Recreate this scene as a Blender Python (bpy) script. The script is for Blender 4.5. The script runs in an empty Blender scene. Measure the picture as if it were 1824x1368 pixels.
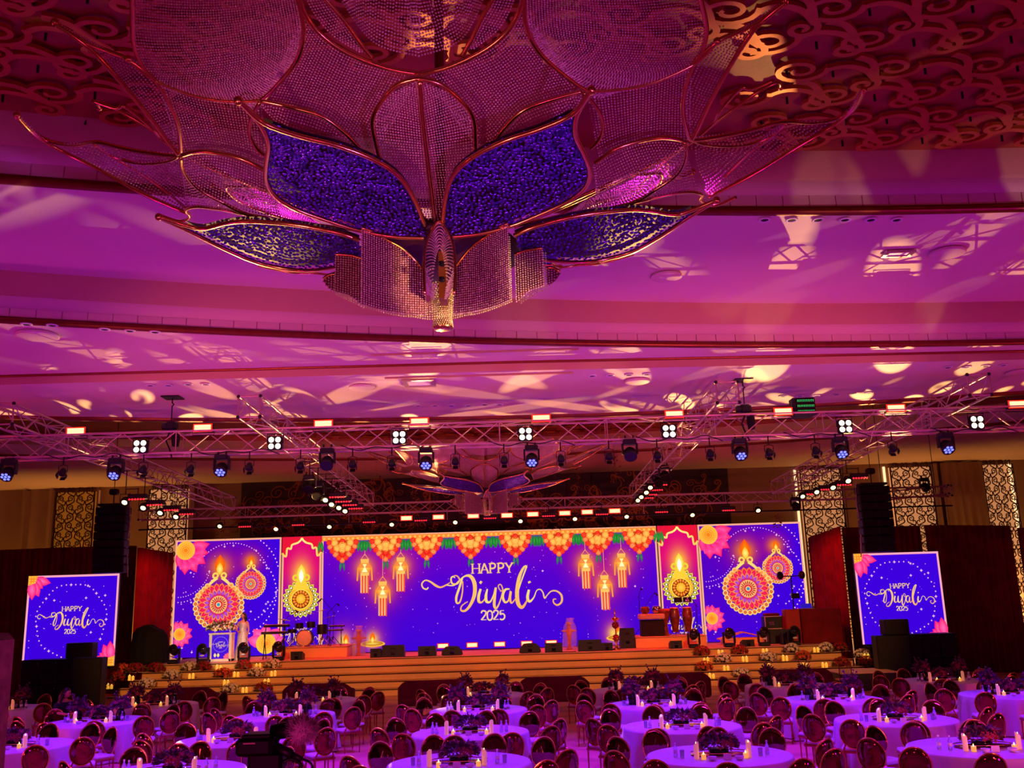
import bpy, random
import numpy as np
from math import *
from mathutils import Vector, Matrix
random.seed(7); rng = np.random.default_rng(7)
SC = bpy.context.scene
COL = SC.collection
# ---------------------------------------------------------------- camera
FPX, PITCH, ROLL, HC = 1700.0, atan(384/1700.0), atan(.03), 3.1
_F = np.array([0, cos(PITCH), sin(PITCH)]); _U0 = np.array([0, -sin(PITCH), cos(PITCH)]); _R0 = np.array([1., 0, 0])
_R = _R0*cos(ROLL)-_U0*sin(ROLL); _U = _U0*cos(ROLL)+_R0*sin(ROLL); _C = np.array([0, 0, HC])
cd = bpy.data.cameras.new('camera'); cam = bpy.data.objects.new('camera', cd); COL.objects.link(cam)
cd.sensor_width = 36; cd.lens = 36*FPX/1824; cd.clip_start = .1; cd.clip_end = 200
cam.matrix_world = Matrix(((_R[0], _U[0], -_F[0], 0), (_R[1], _U[1], -_F[1], 0), (_R[2], _U[2], -_F[2], HC), (0, 0, 0, 1)))
SC.camera = cam
def RAY(x, y): return _F+_R*(x-912)/FPX+_U*(684-y)/FPX
def PY(x, y, Y):
    d = RAY(x, y); return _C+d*Y/d[1]
def PZ(x, y, z):
    d = RAY(x, y); return _C+d*(z-HC)/d[2]
def lin(c): return tuple((v/255/12.92 if v/255 <= .04045 else ((v/255+.055)/1.055)**2.4) for v in c)
# ---------------------------------------------------------------- exposure, world
SC.view_settings.view_transform = 'Standard'; SC.view_settings.look = 'None'
SC.view_settings.exposure = 0; SC.view_settings.gamma = 1; SC.view_settings.use_curve_mapping = False
w = bpy.data.worlds.new('hall_ambience'); SC.world = w; w.use_nodes = True
w.node_tree.nodes['Background'].inputs[0].default_value = (.62, .06, .2, 1)
w.node_tree.nodes['Background'].inputs[1].default_value = .11
# ---------------------------------------------------------------- stage and room lights, some of them added
def spot(name, loc, aim, color, power, angle=60, blend=.6, rad=.15):
    l = bpy.data.lights.new(name, 'SPOT'); l.color = color; l.energy = power; l.spot_size = radians(angle); l.spot_blend = blend; l.shadow_soft_size = rad
    o = bpy.data.objects.new(name, l); COL.objects.link(o); o.location = loc
    o.rotation_euler = (Vector(aim)-Vector(loc)).to_track_quat('-Z', 'Y').to_euler()
    return o
PUR = (.42, .0, .95); MAG = (1, .06, .42); VIO = (.13, .0, 1.0); AMB = (1, .42, .05); RED = (1, .03, .02)
# uplights added out of view to wash the ceiling and back wall
for sx in (-1, 1):
    spot('ceiling_fill', (sx*13, 9, .6), (sx*3, 17, 9), (.46, .0, .82), 860, 95, .8, .3)
    spot('ceiling_fill', (sx*13, 4, .6), (sx*2, 12, 10), (1, .04, .08), 330, 100, .8, .3)
    spot('ceiling_fill', (sx*19, 16, .6), (sx*5, 24, 8), (1, .06, .16), 1450, 95, .8, .3)
    spot('wall_fill', (sx*17-1, 41, .5), (sx*16-1, 43.4, 5), (1, .42, .1), 900, 120, .8, .3)
    spot('wall_fill', (sx*22, 41, .5), (sx*22, 43.4, 6), (1, .42, .1), 900, 120, .8, .3)
    spot('chandelier_glint', (sx*7, 21, 6.4), (-.8, 10, 7.0), (1, .42, .24), 160, 32, .8, .1)  # added warm lamps giving the gold tubes their glints
spot('ceiling_fill', (0, -1.5, 1.0), (0, 17, 9), (1, .03, .4), 380, 90, .8, .3)
spot('ceiling_fill', (0, 12, .5), (0, 25, 8), (1, .1, .16), 480, 60, .9, .3)
spot('chandelier_fill', (-4.5, 1, 1), (-.8, 9, 7.0), (1, .22, .4), 1200, 32, .9, .2)  # pair of lamps added below the view to brighten the crystals
spot('chandelier_fill', (4.5, 1, 1), (-.8, 9, 7.0), (.75, .12, 1), 1200, 32, .9, .2)
# violet wash from the front truss down on the tables, plus an added camera-side fill
for x in (-10.5, -6.5, -2.2, 1.6, 5.6, 9.6):
    spot('table_wash', (x, 21.3, 6.1), (x*.95, 18.5, 0), VIO, 2000, 105, .7, .12)
    spot('table_fill', (x*1.1, 9.2, 8.2), (x, 19.5, 0), (.75, .03, .75), 520, 75, .8, .2)
# amber pars on the stage steps, red wash on the stage
for x in (-12, -7.5, -3, 1.5, 6, 10.5):
    spot('stage_par', (x, 22.6, 6.2), (x*1.02-.2, 35, .7), AMB, 2300, 26, .8, .12)
for x in (-9, -5, -1, 3, 7):
    spot('stage_red_wash', (x, 35.6, 6.0), (x, 37.6, 1.2), RED, 900, 75, .7, .15)
for sx in (-1, 1):
    spot('drape_wash', (sx*11-1, 34.5, 6.0), (sx*14-1, 38.5, 3), RED, 700, 50, .8, .15)
    spot('truss_fill', (sx*8, 10, 1.2), (sx*4, 24, 7), (1, .14, .16), 2600, 60, .8, .2)  # added red lamps low in the hall, unseen, brightening the trusses
spot('lectern_key', (-7, 22.6, 6.3), (-10.6, 36.5, 1.9), (1, .82, .62), 4200, 11, .6, .1)  # added warm white spot brightening the lectern and the woman
spot('rear_chandelier_fill', (-5, 34.6, 1.4), (-.9, 31, 7), (1, .2, .14), 900, 55, .8, .1)  # added red lamp, no fixture there, lifting the far chandelier
spot('rear_chandelier_fill', (5, 34.6, 1.4), (-.9, 31, 7), (1, .2, .14), 900, 55, .8, .1)  # second added lamp for the far chandelier
spot('crystal_key', (8.5, 3, 1.5), (-.05, 8.4, 5.75), (1, .62, .25), 11000, 6.5, .7, .08)  # added lamp out of view, gilding the right crystal wing
# moving heads throwing warm gobo petals on the ceiling
def gobo(name, loc, aim, power, angle, seed, scale=9, thr=.4, col=(1, .52, .15)):
    o = spot(name, loc, aim, col, power, angle, .15, .01); l = o.data
    l.use_nodes = True; nt = l.node_tree; em = nt.nodes['Emission']
    tc = nt.nodes.new('ShaderNodeTexCoord'); mp = nt.nodes.new('ShaderNodeMapping'); vo = nt.nodes.new('ShaderNodeTexVoronoi')
    sep = nt.nodes.new('ShaderNodeSeparateXYZ'); dv = nt.nodes.new('ShaderNodeVectorMath'); dv.operation = 'DIVIDE'
    cb = nt.nodes.new('ShaderNodeCombineXYZ'); mr = nt.nodes.new('ShaderNodeMapRange'); n2 = nt.nodes.new('ShaderNodeTexNoise'); mm = nt.nodes.new('ShaderNodeMath'); mm.operation = 'MULTIPLY'
    mr2 = nt.nodes.new('ShaderNodeMapRange')
    L = nt.links.new
    L(tc.outputs['Normal'], sep.inputs[0])
    for i in range(3): L(sep.outputs[2], cb.inputs[i])
    L(tc.outputs['Normal'], dv.inputs[0]); L(cb.outputs[0], dv.inputs[1]); L(dv.outputs[0], mp.inputs[0])
    mp.inputs['Location'].default_value = (seed*1.37, seed*.71, 0); mp.inputs['Rotation'].default_value = (0, 0, seed)
    mp.inputs['Scale'].default_value = (scale, scale*.55, 0)
    vo.inputs['Scale'].default_value = 1; L(mp.outputs[0], vo.inputs['Vector'])
    mr.inputs['From Min'].default_value = thr; mr.inputs['From Max'].default_value = thr-.07
    L(vo.outputs['Distance'], mr.inputs['Value'])
    n2.inputs['Scale'].default_value = .8; L(mp.outputs[0], n2.inputs['Vector'])
    mr2.inputs['From Min'].default_value = .44; mr2.inputs['From Max'].default_value = .5; L(n2.outputs['Fac'], mr2.inputs['Value'])
    L(mr.outputs[0], mm.inputs[0]); L(mr2.outputs[0], mm.inputs[1]); L(mm.outputs[0], em.inputs['Strength'])
    return o
gobo('gobo_head', (-11, 30, 2.0), (-6, 21, 8), 7500, 80, 1.0, 9)
gobo('gobo_head', (-4, 34, 2.0), (-1, 21, 8), 12000, 66, 2.3, 11)
gobo('gobo_head', (7.2, 33, 2.0), (3.5, 21.5, 8), 12000, 60, 3.1, 11)
gobo('gobo_head', (12, 31, 2.0), (8, 22, 8.0), 10000, 70, 5.2, 10)
gobo('gobo_head', (13, 9, .5), (6, 17.5, 9.2), 1000, 55, 4.2, 9, .42)
gobo('gobo_head', (-13, 7, .5), (-8.5, 14, 9.2), 1100, 45, 6.2, 7, .42)
# ---------------------------------------------------------------- mesh helpers
class MB:
    def __init__(s): s.v = []; s.f = []; s.c = []
    def add(s, v, f, c=None):
        o = len(s.v); s.v += [tuple(map(float, p)) for p in v]; s.f += [tuple(i+o for i in q) for q in f]
        if c is not None: s.c += ([c]*len(v) if not isinstance(c, list) else c)
        return s
    def box(s, c, d, rz=0, rx=0, ry=0, taper=1):
        M = Matrix.Rotation(rz, 3, 'Z') @ Matrix.Rotation(ry, 3, 'Y') @ Matrix.Rotation(rx, 3, 'X')
        v = []
        for z in (-.5, .5):
            t = taper if z > 0 else 1
            for x, y in ((-.5, -.5), (.5, -.5), (.5, .5), (-.5, .5)): v.append(M @ Vector((x*d[0]*t, y*d[1]*t, z*d[2]))+Vector(c))
        return s.add(v, [(3, 2, 1, 0), (4, 5, 6, 7), (0, 1, 5, 4), (1, 2, 6, 5), (2, 3, 7, 6), (3, 0, 4, 7)])
    def bbox(s, c, d, b=.02, rz=0):
        # box with chamfered edges
        x, y, z = d[0]/2, d[1]/2, d[2]/2; pts = []; M = Matrix.Rotation(rz, 3, 'Z')
        rings = [(-z, b), (-z+b, 0), (z-b, 0), (z, b)]
        for h, k in rings:
            X, Y = x-k, y-k; q = max(b-k, 0.0)+b*.3
            for px_, py_ in ((-X+q, -Y), (X-q, -Y), (X, -Y+q), (X, Y-q), (X-q, Y), (-X+q, Y), (-X, Y-q), (-X, -Y+q)): pts.append(M @ Vector((px_, py_, h))+Vector(c))
        f = [tuple(range(7, -1, -1)), tuple(range(24, 32))]
        for r in range(3):
            for i in range(8): f.append((r*8+i, r*8+(i+1) % 8, r*8+8+(i+1) % 8, r*8+8+i))
        return s.add(pts, f)
    def tube(s, pts, r, n=6, closed=False, caps=True):
        P = [Vector(p) for p in pts]; m = len(P); rs = r if hasattr(r, '__len__') else [r]*m
        v = []; N = None
        for i, p in enumerate(P):
            a = P[(i-1) % m] if (i > 0 or closed) else p; b = P[(i+1) % m] if (i < m-1 or closed) else p
            t = (b-a); t = t.normalized() if t.length > 1e-9 else Vector((0, 0, 1))
            if N is None: N = t.orthogonal().normalized()
            N = N-t*N.dot(t); N = N.normalized() if N.length > 1e-6 else t.orthogonal().normalized()
            B = t.cross(N)
            for k in range(n):
                a_ = 2*pi*k/n; v.append(p+(N*cos(a_)+B*sin(a_))*rs[i])
        f = []
        for i in range(m if closed else m-1):
            j = (i+1) % m
            for k in range(n): f.append((i*n+k, i*n+(k+1) % n, j*n+(k+1) % n, j*n+k))
        if caps and not closed: f += [tuple(range(n-1, -1, -1)), tuple(range((m-1)*n, m*n))]
        return s.add(v, f)
    def cyl(s, a, b, r0, r1=None, n=10): return s.tube([a, b], [r0, r0 if r1 is None else r1], n)
    def lathe(s, prof, c=(0, 0, 0), n=16, sx=1, sy=1):
        v = []
        for r, z in prof:
            for k in range(n): v.append((c[0]+r*cos(2*pi*k/n)*sx, c[1]+r*sin(2*pi*k/n)*sy, c[2]+z))
        f = []; m = len(prof)
        for i in range(m-1):
            for k in range(n): f.append((i*n+k, i*n+(k+1) % n, (i+1)*n+(k+1) % n, (i+1)*n+k))
        if prof[0][0] > 1e-5: f.append(tuple(range(n-1, -1, -1)))
        if prof[-1][0] > 1e-5: f.append(tuple(range((m-1)*n, m*n)))
        return s.add(v, f)
    def ell(s, c, r, nu=8, nv=6, M=None):
        r = (r, r, r) if not hasattr(r, '__len__') else r; v = []; f = []
        for j in range(nv+1):
            th = pi*j/nv
            for i in range(nu):
                q = Vector((r[0]*sin(th)*cos(2*pi*i/nu), r[1]*sin(th)*sin(2*pi*i/nu), -r[2]*cos(th)))
                v.append((M @ q if M else q)+Vector(c))
        for j in range(nv):
            for i in range(nu): f.append((j*nu+i, j*nu+(i+1) % nu, (j+1)*nu+(i+1) % nu, (j+1)*nu+i))
        return s.add(v, f)
    def grid(s, G):
        m, n = len(G), len(G[0]); v = [p for row in G for p in row]
        return s.add(v, [(i*n+j, i*n+j+1, (i+1)*n+j+1, (i+1)*n+j) for i in range(m-1) for j in range(n-1)])
    def ribbon(s, pts, w, th, z0=0):
        # flat band of thickness th along a 2D path, in the local XY plane
        n = len(pts); ws = w if hasattr(w, '__len__') else [w]*n; v = []
        for i in range(n):
            a = pts[max(i-1, 0)]; b = pts[min(i+1, n-1)]; dx, dy = b[0]-a[0], b[1]-a[1]; l = hypot(dx, dy) or 1; nx, ny = -dy/l*ws[i]/2, dx/l*ws[i]/2
            x, y = pts[i][0], pts[i][1]
            v += [(x+nx, y+ny, z0), (x-nx, y-ny, z0), (x-nx, y-ny, z0-th), (x+nx, y+ny, z0-th)]
        f = [(0, 1, 2, 3), (4*n-1, 4*n-2, 4*n-3, 4*n-4)]
        for i in range(n-1):
            o = i*4
            for k in range(4): f.append((o+k, o+4+k, o+4+(k+1) % 4, o+(k+1) % 4))
        return s.add(v, f)
    def xf(s, M): s.v = [tuple(M @ Vector(p)) for p in s.v]; return s
    def mesh(s, name, m, smooth=False):
        me = bpy.data.meshes.new(name); me.from_pydata(s.v, [], s.f)
        if s.c:
            a = me.color_attributes.new('Col', 'FLOAT_COLOR', 'POINT'); a.data.foreach_set('color', np.array([tuple(c)+(1,) if len(c) == 3 else c for c in s.c], dtype=np.float32).ravel())
        if m: me.materials.append(m)
        if smooth: me.polygons.foreach_set('use_smooth', [True]*len(me.polygons))
        me.update(); return me
    def build(s, name, m, parent=None, smooth=False): return link(name, s.mesh(name, m, smooth), parent)
def link(name, me, parent=None, loc=None, rot=None):
    o = bpy.data.objects.new(name, me); COL.objects.link(o)
    if parent: o.parent = parent
    if loc is not None: o.location = loc
    if rot is not None: o.rotation_euler = rot
    return o
def np_mesh(name, V, Fc, m, smooth=False):
    me = bpy.data.meshes.new(name); nf, k = Fc.shape
    me.vertices.add(len(V)); me.vertices.foreach_set('co', np.asarray(V, dtype=np.float32).ravel())
    me.loops.add(nf*k); me.loops.foreach_set('vertex_index', Fc.astype(np.int32).ravel())
    me.polygons.add(nf); me.polygons.foreach_set('loop_start', np.arange(0, nf*k, k, dtype=np.int32))
    me.update(calc_edges=True); me.validate(); me.materials.append(m)
    if smooth: me.polygons.foreach_set('use_smooth', [True]*nf)
    return me
LABELS = {}
def tag(o, label=None, cat=None, group=None, kind=None):
    if label:
        n = len(label.split())
        if n < 4 or n > 16: print('LABEL LENGTH', n, label)
        if label in LABELS and not group: print('DUP LABEL', label)
        LABELS[label] = 1; o['label'] = label
    if cat: o['category'] = cat
    if group: o['group'] = group
    if kind: o['kind'] = kind
    return o
def thing(name, label, cat, loc=(0, 0, 0), rz=0, group=None):
    o = bpy.data.objects.new(name, None); COL.objects.link(o); o.location = loc; o.rotation_euler = (0, 0, rz); o.empty_display_size = .1
    return tag(o, label, cat, group)
def dup(root, loc, rz=None, label=None, group=None, rot=None, scale=None):
    r = root.copy(); COL.objects.link(r); r.location = loc
    if rz is not None: r.rotation_euler = (0, 0, rz)
    if rot is not None: r.rotation_euler = rot
    if scale is not None: r.scale = scale
    tag(r, label, None, group)
    for ch in KIDS(root):
        c = ch.copy(); COL.objects.link(c); c.parent = r; NK.setdefault(r.name, []).append(c)
        for g in KIDS(ch):
            d = g.copy(); COL.objects.link(d); d.parent = c; NK.setdefault(c.name, []).append(d)
    return r
NK = {}
_kc = {}
def KIDS(o):
    if o.name not in _kc: _kc[o.name] = NK.get(o.name) or list(o.children)
    return _kc[o.name]
# ---------------------------------------------------------------- materials
def mat(name, c, rough=.5, metal=0., em=None, es=1., bump=0., bscale=20., var=.06, vscale=6., attr=False, trans=0, alpha=1, coat=0, spec=.5):
    m = bpy.data.materials.new(name); m.use_nodes = True; nt = m.node_tree; b = nt.nodes['Principled BSDF']; L = nt.links.new
    c = lin(c); b.inputs['Roughness'].default_value = rough; b.inputs['Metallic'].default_value = metal
    b.inputs['Specular IOR Level'].default_value = spec
    tc = nt.nodes.new('ShaderNodeTexCoord'); n = nt.nodes.new('ShaderNodeTexNoise'); n.inputs['Scale'].default_value = vscale; n.inputs['Detail'].default_value = 3
    L(tc.outputs['Object'], n.inputs['Vector'])
    r = nt.nodes.new('ShaderNodeValToRGB'); r.color_ramp.elements[0].position = .3; r.color_ramp.elements[1].position = .7
    r.color_ramp.elements[0].color = tuple(v*(1-var) for v in c)+(1,); r.color_ramp.elements[1].color = tuple(min(1, v*(1+var)) for v in c)+(1,)
    L(n.outputs['Fac'], r.inputs[0]); L(r.outputs[0], b.inputs['Base Color'])
    if bump:
        n2 = nt.nodes.new('ShaderNodeTexNoise'); n2.inputs['Scale'].default_value = bscale; L(tc.outputs['Object'], n2.inputs['Vector'])
        bp = nt.nodes.new('ShaderNodeBump'); bp.inputs['Strength'].default_value = bump; bp.inputs['Distance'].default_value = .02; L(n2.outputs['Fac'], bp.inputs['Height']); L(bp.outputs[0], b.inputs['Normal'])
    if em: b.inputs['Emission Color'].default_value = lin(em)+(1,); b.inputs['Emission Strength'].default_value = es
    if trans: b.inputs['Transmission Weight'].default_value = trans
    if alpha < 1: b.inputs['Alpha'].default_value = alpha
    if coat: b.inputs['Coat Weight'].default_value = coat
    if attr:
        a = nt.nodes.new('ShaderNodeVertexColor'); a.layer_name = 'Col'; L(a.outputs[0], b.inputs['Emission Color']); b.inputs['Emission Strength'].default_value = es
    return m
def catmull(P, k=6, closed=False):
    P = [np.array(p, float) for p in P]; n = len(P); out = []
    for i in range(n if closed else n-1):
        if closed: a, b, c, d = P[(i-1) % n], P[i], P[(i+1) % n], P[(i+2) % n]
        else: a, b, c, d = P[max(i-1, 0)], P[i], P[i+1], P[min(i+2, n-1)]
        for j in range(k):
            t = j/k; out.append(.5*((2*b)+(-a+c)*t+(2*a-5*b+4*c-d)*t*t+(-a+3*b-3*c+d)*t**3))
    if not closed: out.append(P[-1])
    return out
M = {}
M['plaster'] = mat('ceiling_plaster', (225, 205, 200), .6, bump=.05, bscale=3, var=.03, vscale=.6)
M['beige'] = mat('beige_fascia', (200, 170, 140), .6, var=.04, vscale=1)
M['bronze'] = mat('bronze_trim', (130, 62, 30), .35, .5, var=.1)
M['relief'] = mat('relief_ground', (150, 75, 40), .55, .1, bump=.3, bscale=5, var=.2, vscale=2)
M['scroll'] = mat('relief_scroll', (190, 110, 50), .38, .45, var=.15, vscale=4)
M['wall'] = mat('wall_fabric', (140, 105, 75), .8, bump=.1, bscale=40, var=.06, vscale=1)
M['mural'] = mat('mural_ground', (48, 26, 16), .6, var=.5, vscale=1.2)
M['muralgold'] = mat('mural_gold', (150, 90, 35), .35, .7, var=.4, vscale=.8)
M['glowback'] = mat('lattice_backlight', (230, 190, 140), .7, em=(225, 150, 95), es=.62, var=.15, vscale=.9)
M['goldback'] = mat('lattice_gold_panel', (190, 120, 30), .4, .3, em=(190, 110, 30), es=.3, var=.4, vscale=1.5)
M['ledstrip'] = mat('warm_led_strip', (255, 220, 170), .5, em=(255, 215, 160), es=1.3)
M['lattice'] = mat('lattice_bronze', (70, 38, 22), .4, .6)
M['steel'] = mat('truss_aluminium', (205, 170, 170), .38, .6, var=.08)
M['black'] = mat('black_housing', (18, 17, 20), .5, .1, var=.2)
M['blackcloth'] = mat('black_cloth', (14, 11, 14), .85, bump=.3, bscale=8, var=.3)
M['dark'] = mat('dark_void', (8, 6, 8), .8)
M['drape'] = mat('maroon_velvet', (125, 18, 28), .8, bump=.15, bscale=30, var=.25, vscale=2, spec=.2)
M['carpet'] = mat('stage_carpet', (215, 165, 140), .85, bump=.1, bscale=60, var=.08)
M['step'] = mat('step_laminate', (235, 185, 110), .5, var=.06, vscale=1.5)
M['tread'] = mat('step_tread', (205, 160, 95), .55, var=.06)
M['stepline'] = mat('step_joint_shade', (40, 16, 8), .7)
M['cloth'] = mat('satin_tablecloth', (225, 205, 225), .45, bump=.15, bscale=9, var=.05, vscale=3)
M['rose'] = mat('rose_gold_mirror', (150, 70, 78), .07, 1.0, var=.04)
M['rosedark'] = mat('rose_gold_legs', (190, 95, 90), .2, .9)
M['seat'] = mat('white_leather_seat', (230, 220, 235), .5, var=.03)
M['gold'] = mat('polished_gold_tube', (255, 195, 120), .22, 1.0, var=.05)
M['bead'] = mat('crystal_bead', (255, 185, 200), .22, .25, var=.45, vscale=45, spec=.8)  # sparkle put into the colour as strong tone variation
M['bead_lit'] = mat('gold_lit_crystal', (255, 215, 165), .15, .3, em=(255, 190, 110), es=.06, var=.4, vscale=5, spec=1)  # golden light on the crystals put into colour and faint emission
M['sheet'] = mat('dense_crystal_sheet', (135, 60, 80), .3, .3, bump=.6, bscale=60, var=.35, vscale=40)
M['pebble'] = mat('violet_crystal_pebble', (105, 55, 240), .14, .75, var=.5, vscale=9, spec=.4)
M['pebble'].node_tree.nodes['Principled BSDF'].inputs['Specular Tint'].default_value = (.3, .15, .9, 1)
M['pebbleback'] = mat('dark_petal_back', (60, 12, 45), .5, .3, var=.2)
M['screen'] = mat('led_screen_pixels', (3, 3, 5), .6, attr=True, es=1.0, spec=.1)
M['redlamp'] = mat('red_wash_lens', (255, 120, 90), .4, em=(255, 150, 110), es=3.5)
M['redglow'] = mat('red_wash_rim', (255, 40, 10), .4, em=(255, 35, 10), es=1.6)
M['whitelamp'] = mat('white_lens', (255, 255, 230), .3, em=(255, 250, 205), es=4)
M['floodlamp'] = mat('warm_flood_lens', (255, 245, 180), .3, em=(255, 235, 130), es=6)
M['bluelamp'] = mat('blue_beam_lens', (70, 80, 255), .3, em=(105, 115, 255), es=2.2)
M['blueface'] = mat('blue_beam_face', (20, 10, 120), .3, em=(25, 10, 190), es=.8)
M['reddot'] = mat('red_led_dots', (255, 30, 40), .4, em=(255, 35, 50), es=2)
M['greendot'] = mat('green_led_dots', (60, 255, 120), .4, em=(60, 255, 130), es=.8)
M['glass'] = mat('clear_glass', (225, 225, 245), .08, 0, trans=.85, alpha=.75)
M['lens'] = mat('dark_glass_lens', (25, 22, 30), .05, .2, coat=1)
M['candle'] = mat('ivory_wax', (250, 220, 190), .5, em=(255, 150, 90), es=.3, var=.08)
M['candleY'] = mat('lit_yellow_wax', (255, 220, 120), .5, em=(255, 185, 60), es=.6, var=.1)
M['flame'] = mat('candle_flame', (255, 220, 130), .5, em=(255, 215, 120), es=4)
M['leaf'] = mat('dark_foliage', (80, 45, 70), .55, var=.5, vscale=12)
M['bloom'] = mat('burgundy_bloom', (150, 30, 60), .55, var=.5, vscale=14)
M['leafG'] = mat('green_leaf', (85, 95, 35), .5, var=.4, vscale=15)
M['white'] = mat('white_petal', (250, 240, 215), .55, var=.08, vscale=15)
M['redfl'] = mat('red_petal', (170, 30, 30), .55, var=.4, vscale=15)
M['orangefl'] = mat('orange_petal', (225, 90, 40), .55, var=.3, vscale=15)
M['vase'] = mat('dark_glass_vase', (35, 18, 30), .15, .3)
M['card'] = mat('white_card', (235, 230, 245), .5)
M['sofa'] = mat('maroon_velvet_sofa', (105, 22, 32), .75, spec=.25, var=.15)
M['skin'] = mat('skin', (200, 140, 105), .5, var=.04)
M['hair'] = mat('black_hair', (18, 10, 10), .4, var=.3)
M['gown'] = mat('silver_sequin_gown', (215, 215, 205), .3, .35, bump=.6, bscale=60, var=.35, vscale=35)
M['whiteframe'] = mat('white_frame', (245, 240, 225), .5)
M['woodred'] = mat('stained_shell', (120, 55, 20), .25, .1, var=.5, vscale=7, coat=.5)
M['drumhead'] = mat('drum_skin', (235, 215, 180), .5)
M['chrome'] = mat('chrome', (200, 195, 195), .15, 1)
M['plastic'] = mat('clear_plastic_wrap', (225, 215, 235), .25, 0, alpha=.35, trans=.3, bump=.8, bscale=9)
M['terracotta'] = mat('painted_figure', (190, 70, 60), .5, var=.4, vscale=8)
M['redcloth'] = mat('red_booth_panel', (180, 20, 22), .6)
M['fur'] = mat('grey_fur', (190, 160, 180), .9, var=.3, vscale=20)
M['camblack'] = mat('camera_black_plastic', (7, 6, 8), .45, .0, var=.2, spec=.3)
M['floorcarpet'] = None
# ================================================================ the room shell
def struct(o, kind='structure'): o['kind'] = 'structure'; return o
# floor carpet with soft swirls
m = bpy.data.materials.new('swirl_carpet'); m.use_nodes = True; nt = m.node_tree; b = nt.nodes['Principled BSDF']; L = nt.links.new
tc = nt.nodes.new('ShaderNodeTexCoord'); wv = nt.nodes.new('ShaderNodeTexWave'); wv.wave_type = 'RINGS'; wv.inputs['Scale'].default_value = .22; wv.inputs['Distortion'].default_value = 14; wv.rings_direction = 'Z'; wv.inputs['Detail Scale'].default_value = .6
L(tc.outputs['Object'], wv.inputs['Vector']); r = nt.nodes.new('ShaderNodeValToRGB'); L(wv.outputs['Fac'], r.inputs[0])
r.color_ramp.elements[0].color = lin((200, 128, 98))+(1,); r.color_ramp.elements[1].color = lin((225, 150, 115))+(1,); r.color_ramp.elements[1].position = .35
L(r.outputs[0], b.inputs['Base Color']); b.inputs['Roughness'].default_value = .8; M['floorcarpet'] = m
fl = MB().box((0, 20, -.05), (56, 52, .1)).build('floor', M['floorcarpet']); struct(fl)
# ---- ceiling: coffer tiers follow two gentle arcs
pa = np.polyfit([-7.28, -5.6, 3.66, 4.8, 8.6], [12.7, 13.17, 14.69, 14.8, 14.93], 2)
pb = np.polyfit([-9.11, -4.87, .02, 4.65, 11.17], [16.33, 17.57, 18.87, 19.63, 20.1], 2)
pdd = np.polyfit([-12.91, -9.11, -4.74, 0, 5.17, 8.87, 13.32], [23.53, 24.77, 25.23, 25.66, 25.68, 25.23, 24.37], 2)
def clampx(x, a, b): return min(max(x, a), b)
def CA(x): x = clampx(x, -12, 10); return float(np.polyval(pa, x))
def CB(x): x = clampx(x, -15, 13); return float(np.polyval(pb, x))
def CCc(x): return 20.35+.035*x if x > 0 else 20.35+.01*x
def CD(x): x = clampx(x, -20, 20); return float(np.polyval(pdd, x))
def CE(x): return 40.6-.012*(x+1)**2
XS = list(np.linspace(-27, 27, 73))
def strip(name, mt, prof, xs=XS):
    # prof: list of (function of x, z) from near to far
    mb = MB(); mb.grid([[(x, fy(x), z) for x in xs] for fy, z in prof]); return mb
off = lambda f, d: (lambda x: f(x)+d)
def cpart(name, mt, prof, parent=None, smooth=True):
    o = strip(name, mt, prof).build(name, mt, parent, smooth)
    return o
ceil = cpart('ceiling', M['plaster'], [(off(CA, .12), 9.21), (off(CA, .35), 9.21), (off(CB, -.3), 9.18), (off(CB, -.02), 9.15)]); struct(ceil)
cpart('ceiling_relief_ground', M['relief'], [(lambda x: -4, 10.25), (off(CA, -.05), 10.25)], ceil)
# first border
cpart('fascia', M['beige'], [(off(CA, -.12), 10.28), (off(CA, -.06), 9.8), (off(CA, 0), 9.76)], ceil)
cpart('fascia', M['plaster'], [(off(CA, 0), 9.76), (off(CA, .0), 9.52), (off(CA, .06), 9.52), (off(CA, .06), 9.3)], ceil)
cpart('bronze_trim', M['bronze'], [(off(CA, .06), 9.31), (off(CA, .0), 9.31), (off(CA, .0), 9.2), (off(CA, .14), 9.2)], ceil)
# second border
cpart('fascia', M['beige'], [(off(CB, -.05), 9.16), (off(CB, 0), 8.72), (off(CB, .02), 8.7)], ceil)
cpart('fascia', M['plaster'], [(off(CB, .02), 8.7), (off(CB, .03), 8.48), (off(CB, .06), 8.48), (off(CB, .06), 8.3)], ceil)
cpart('bronze_trim', M['bronze'], [(off(CB, .06), 8.31), (off(CB, 0), 8.31), (off(CB, 0), 8.2), (off(CB, .12), 8.2)], ceil)
cpart('soffit', M['plaster'], [(off(CB, .1), 8.21), (CCc, 8.21)], ceil)
cpart('bronze_trim', M['bronze'], [(off(CCc, -.03), 8.21), (off(CCc, -.03), 8.16), (off(CCc, 0), 8.16)], ceil)
cpart('fascia', M['beige'], [(CCc, 8.16), (off(CCc, .02), 8.0)], ceil)
cpart('soffit', M['plaster'], [(off(CCc, .02), 8.0), (off(CD, -.1), 8.0)], ceil)
cpart('bronze_trim', M['bronze'], [(off(CD, -.1), 8.0), (off(CD, -.1), 7.92), (off(CD, .1), 7.92), (off(CD, .1), 8.3)], ceil)
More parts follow.
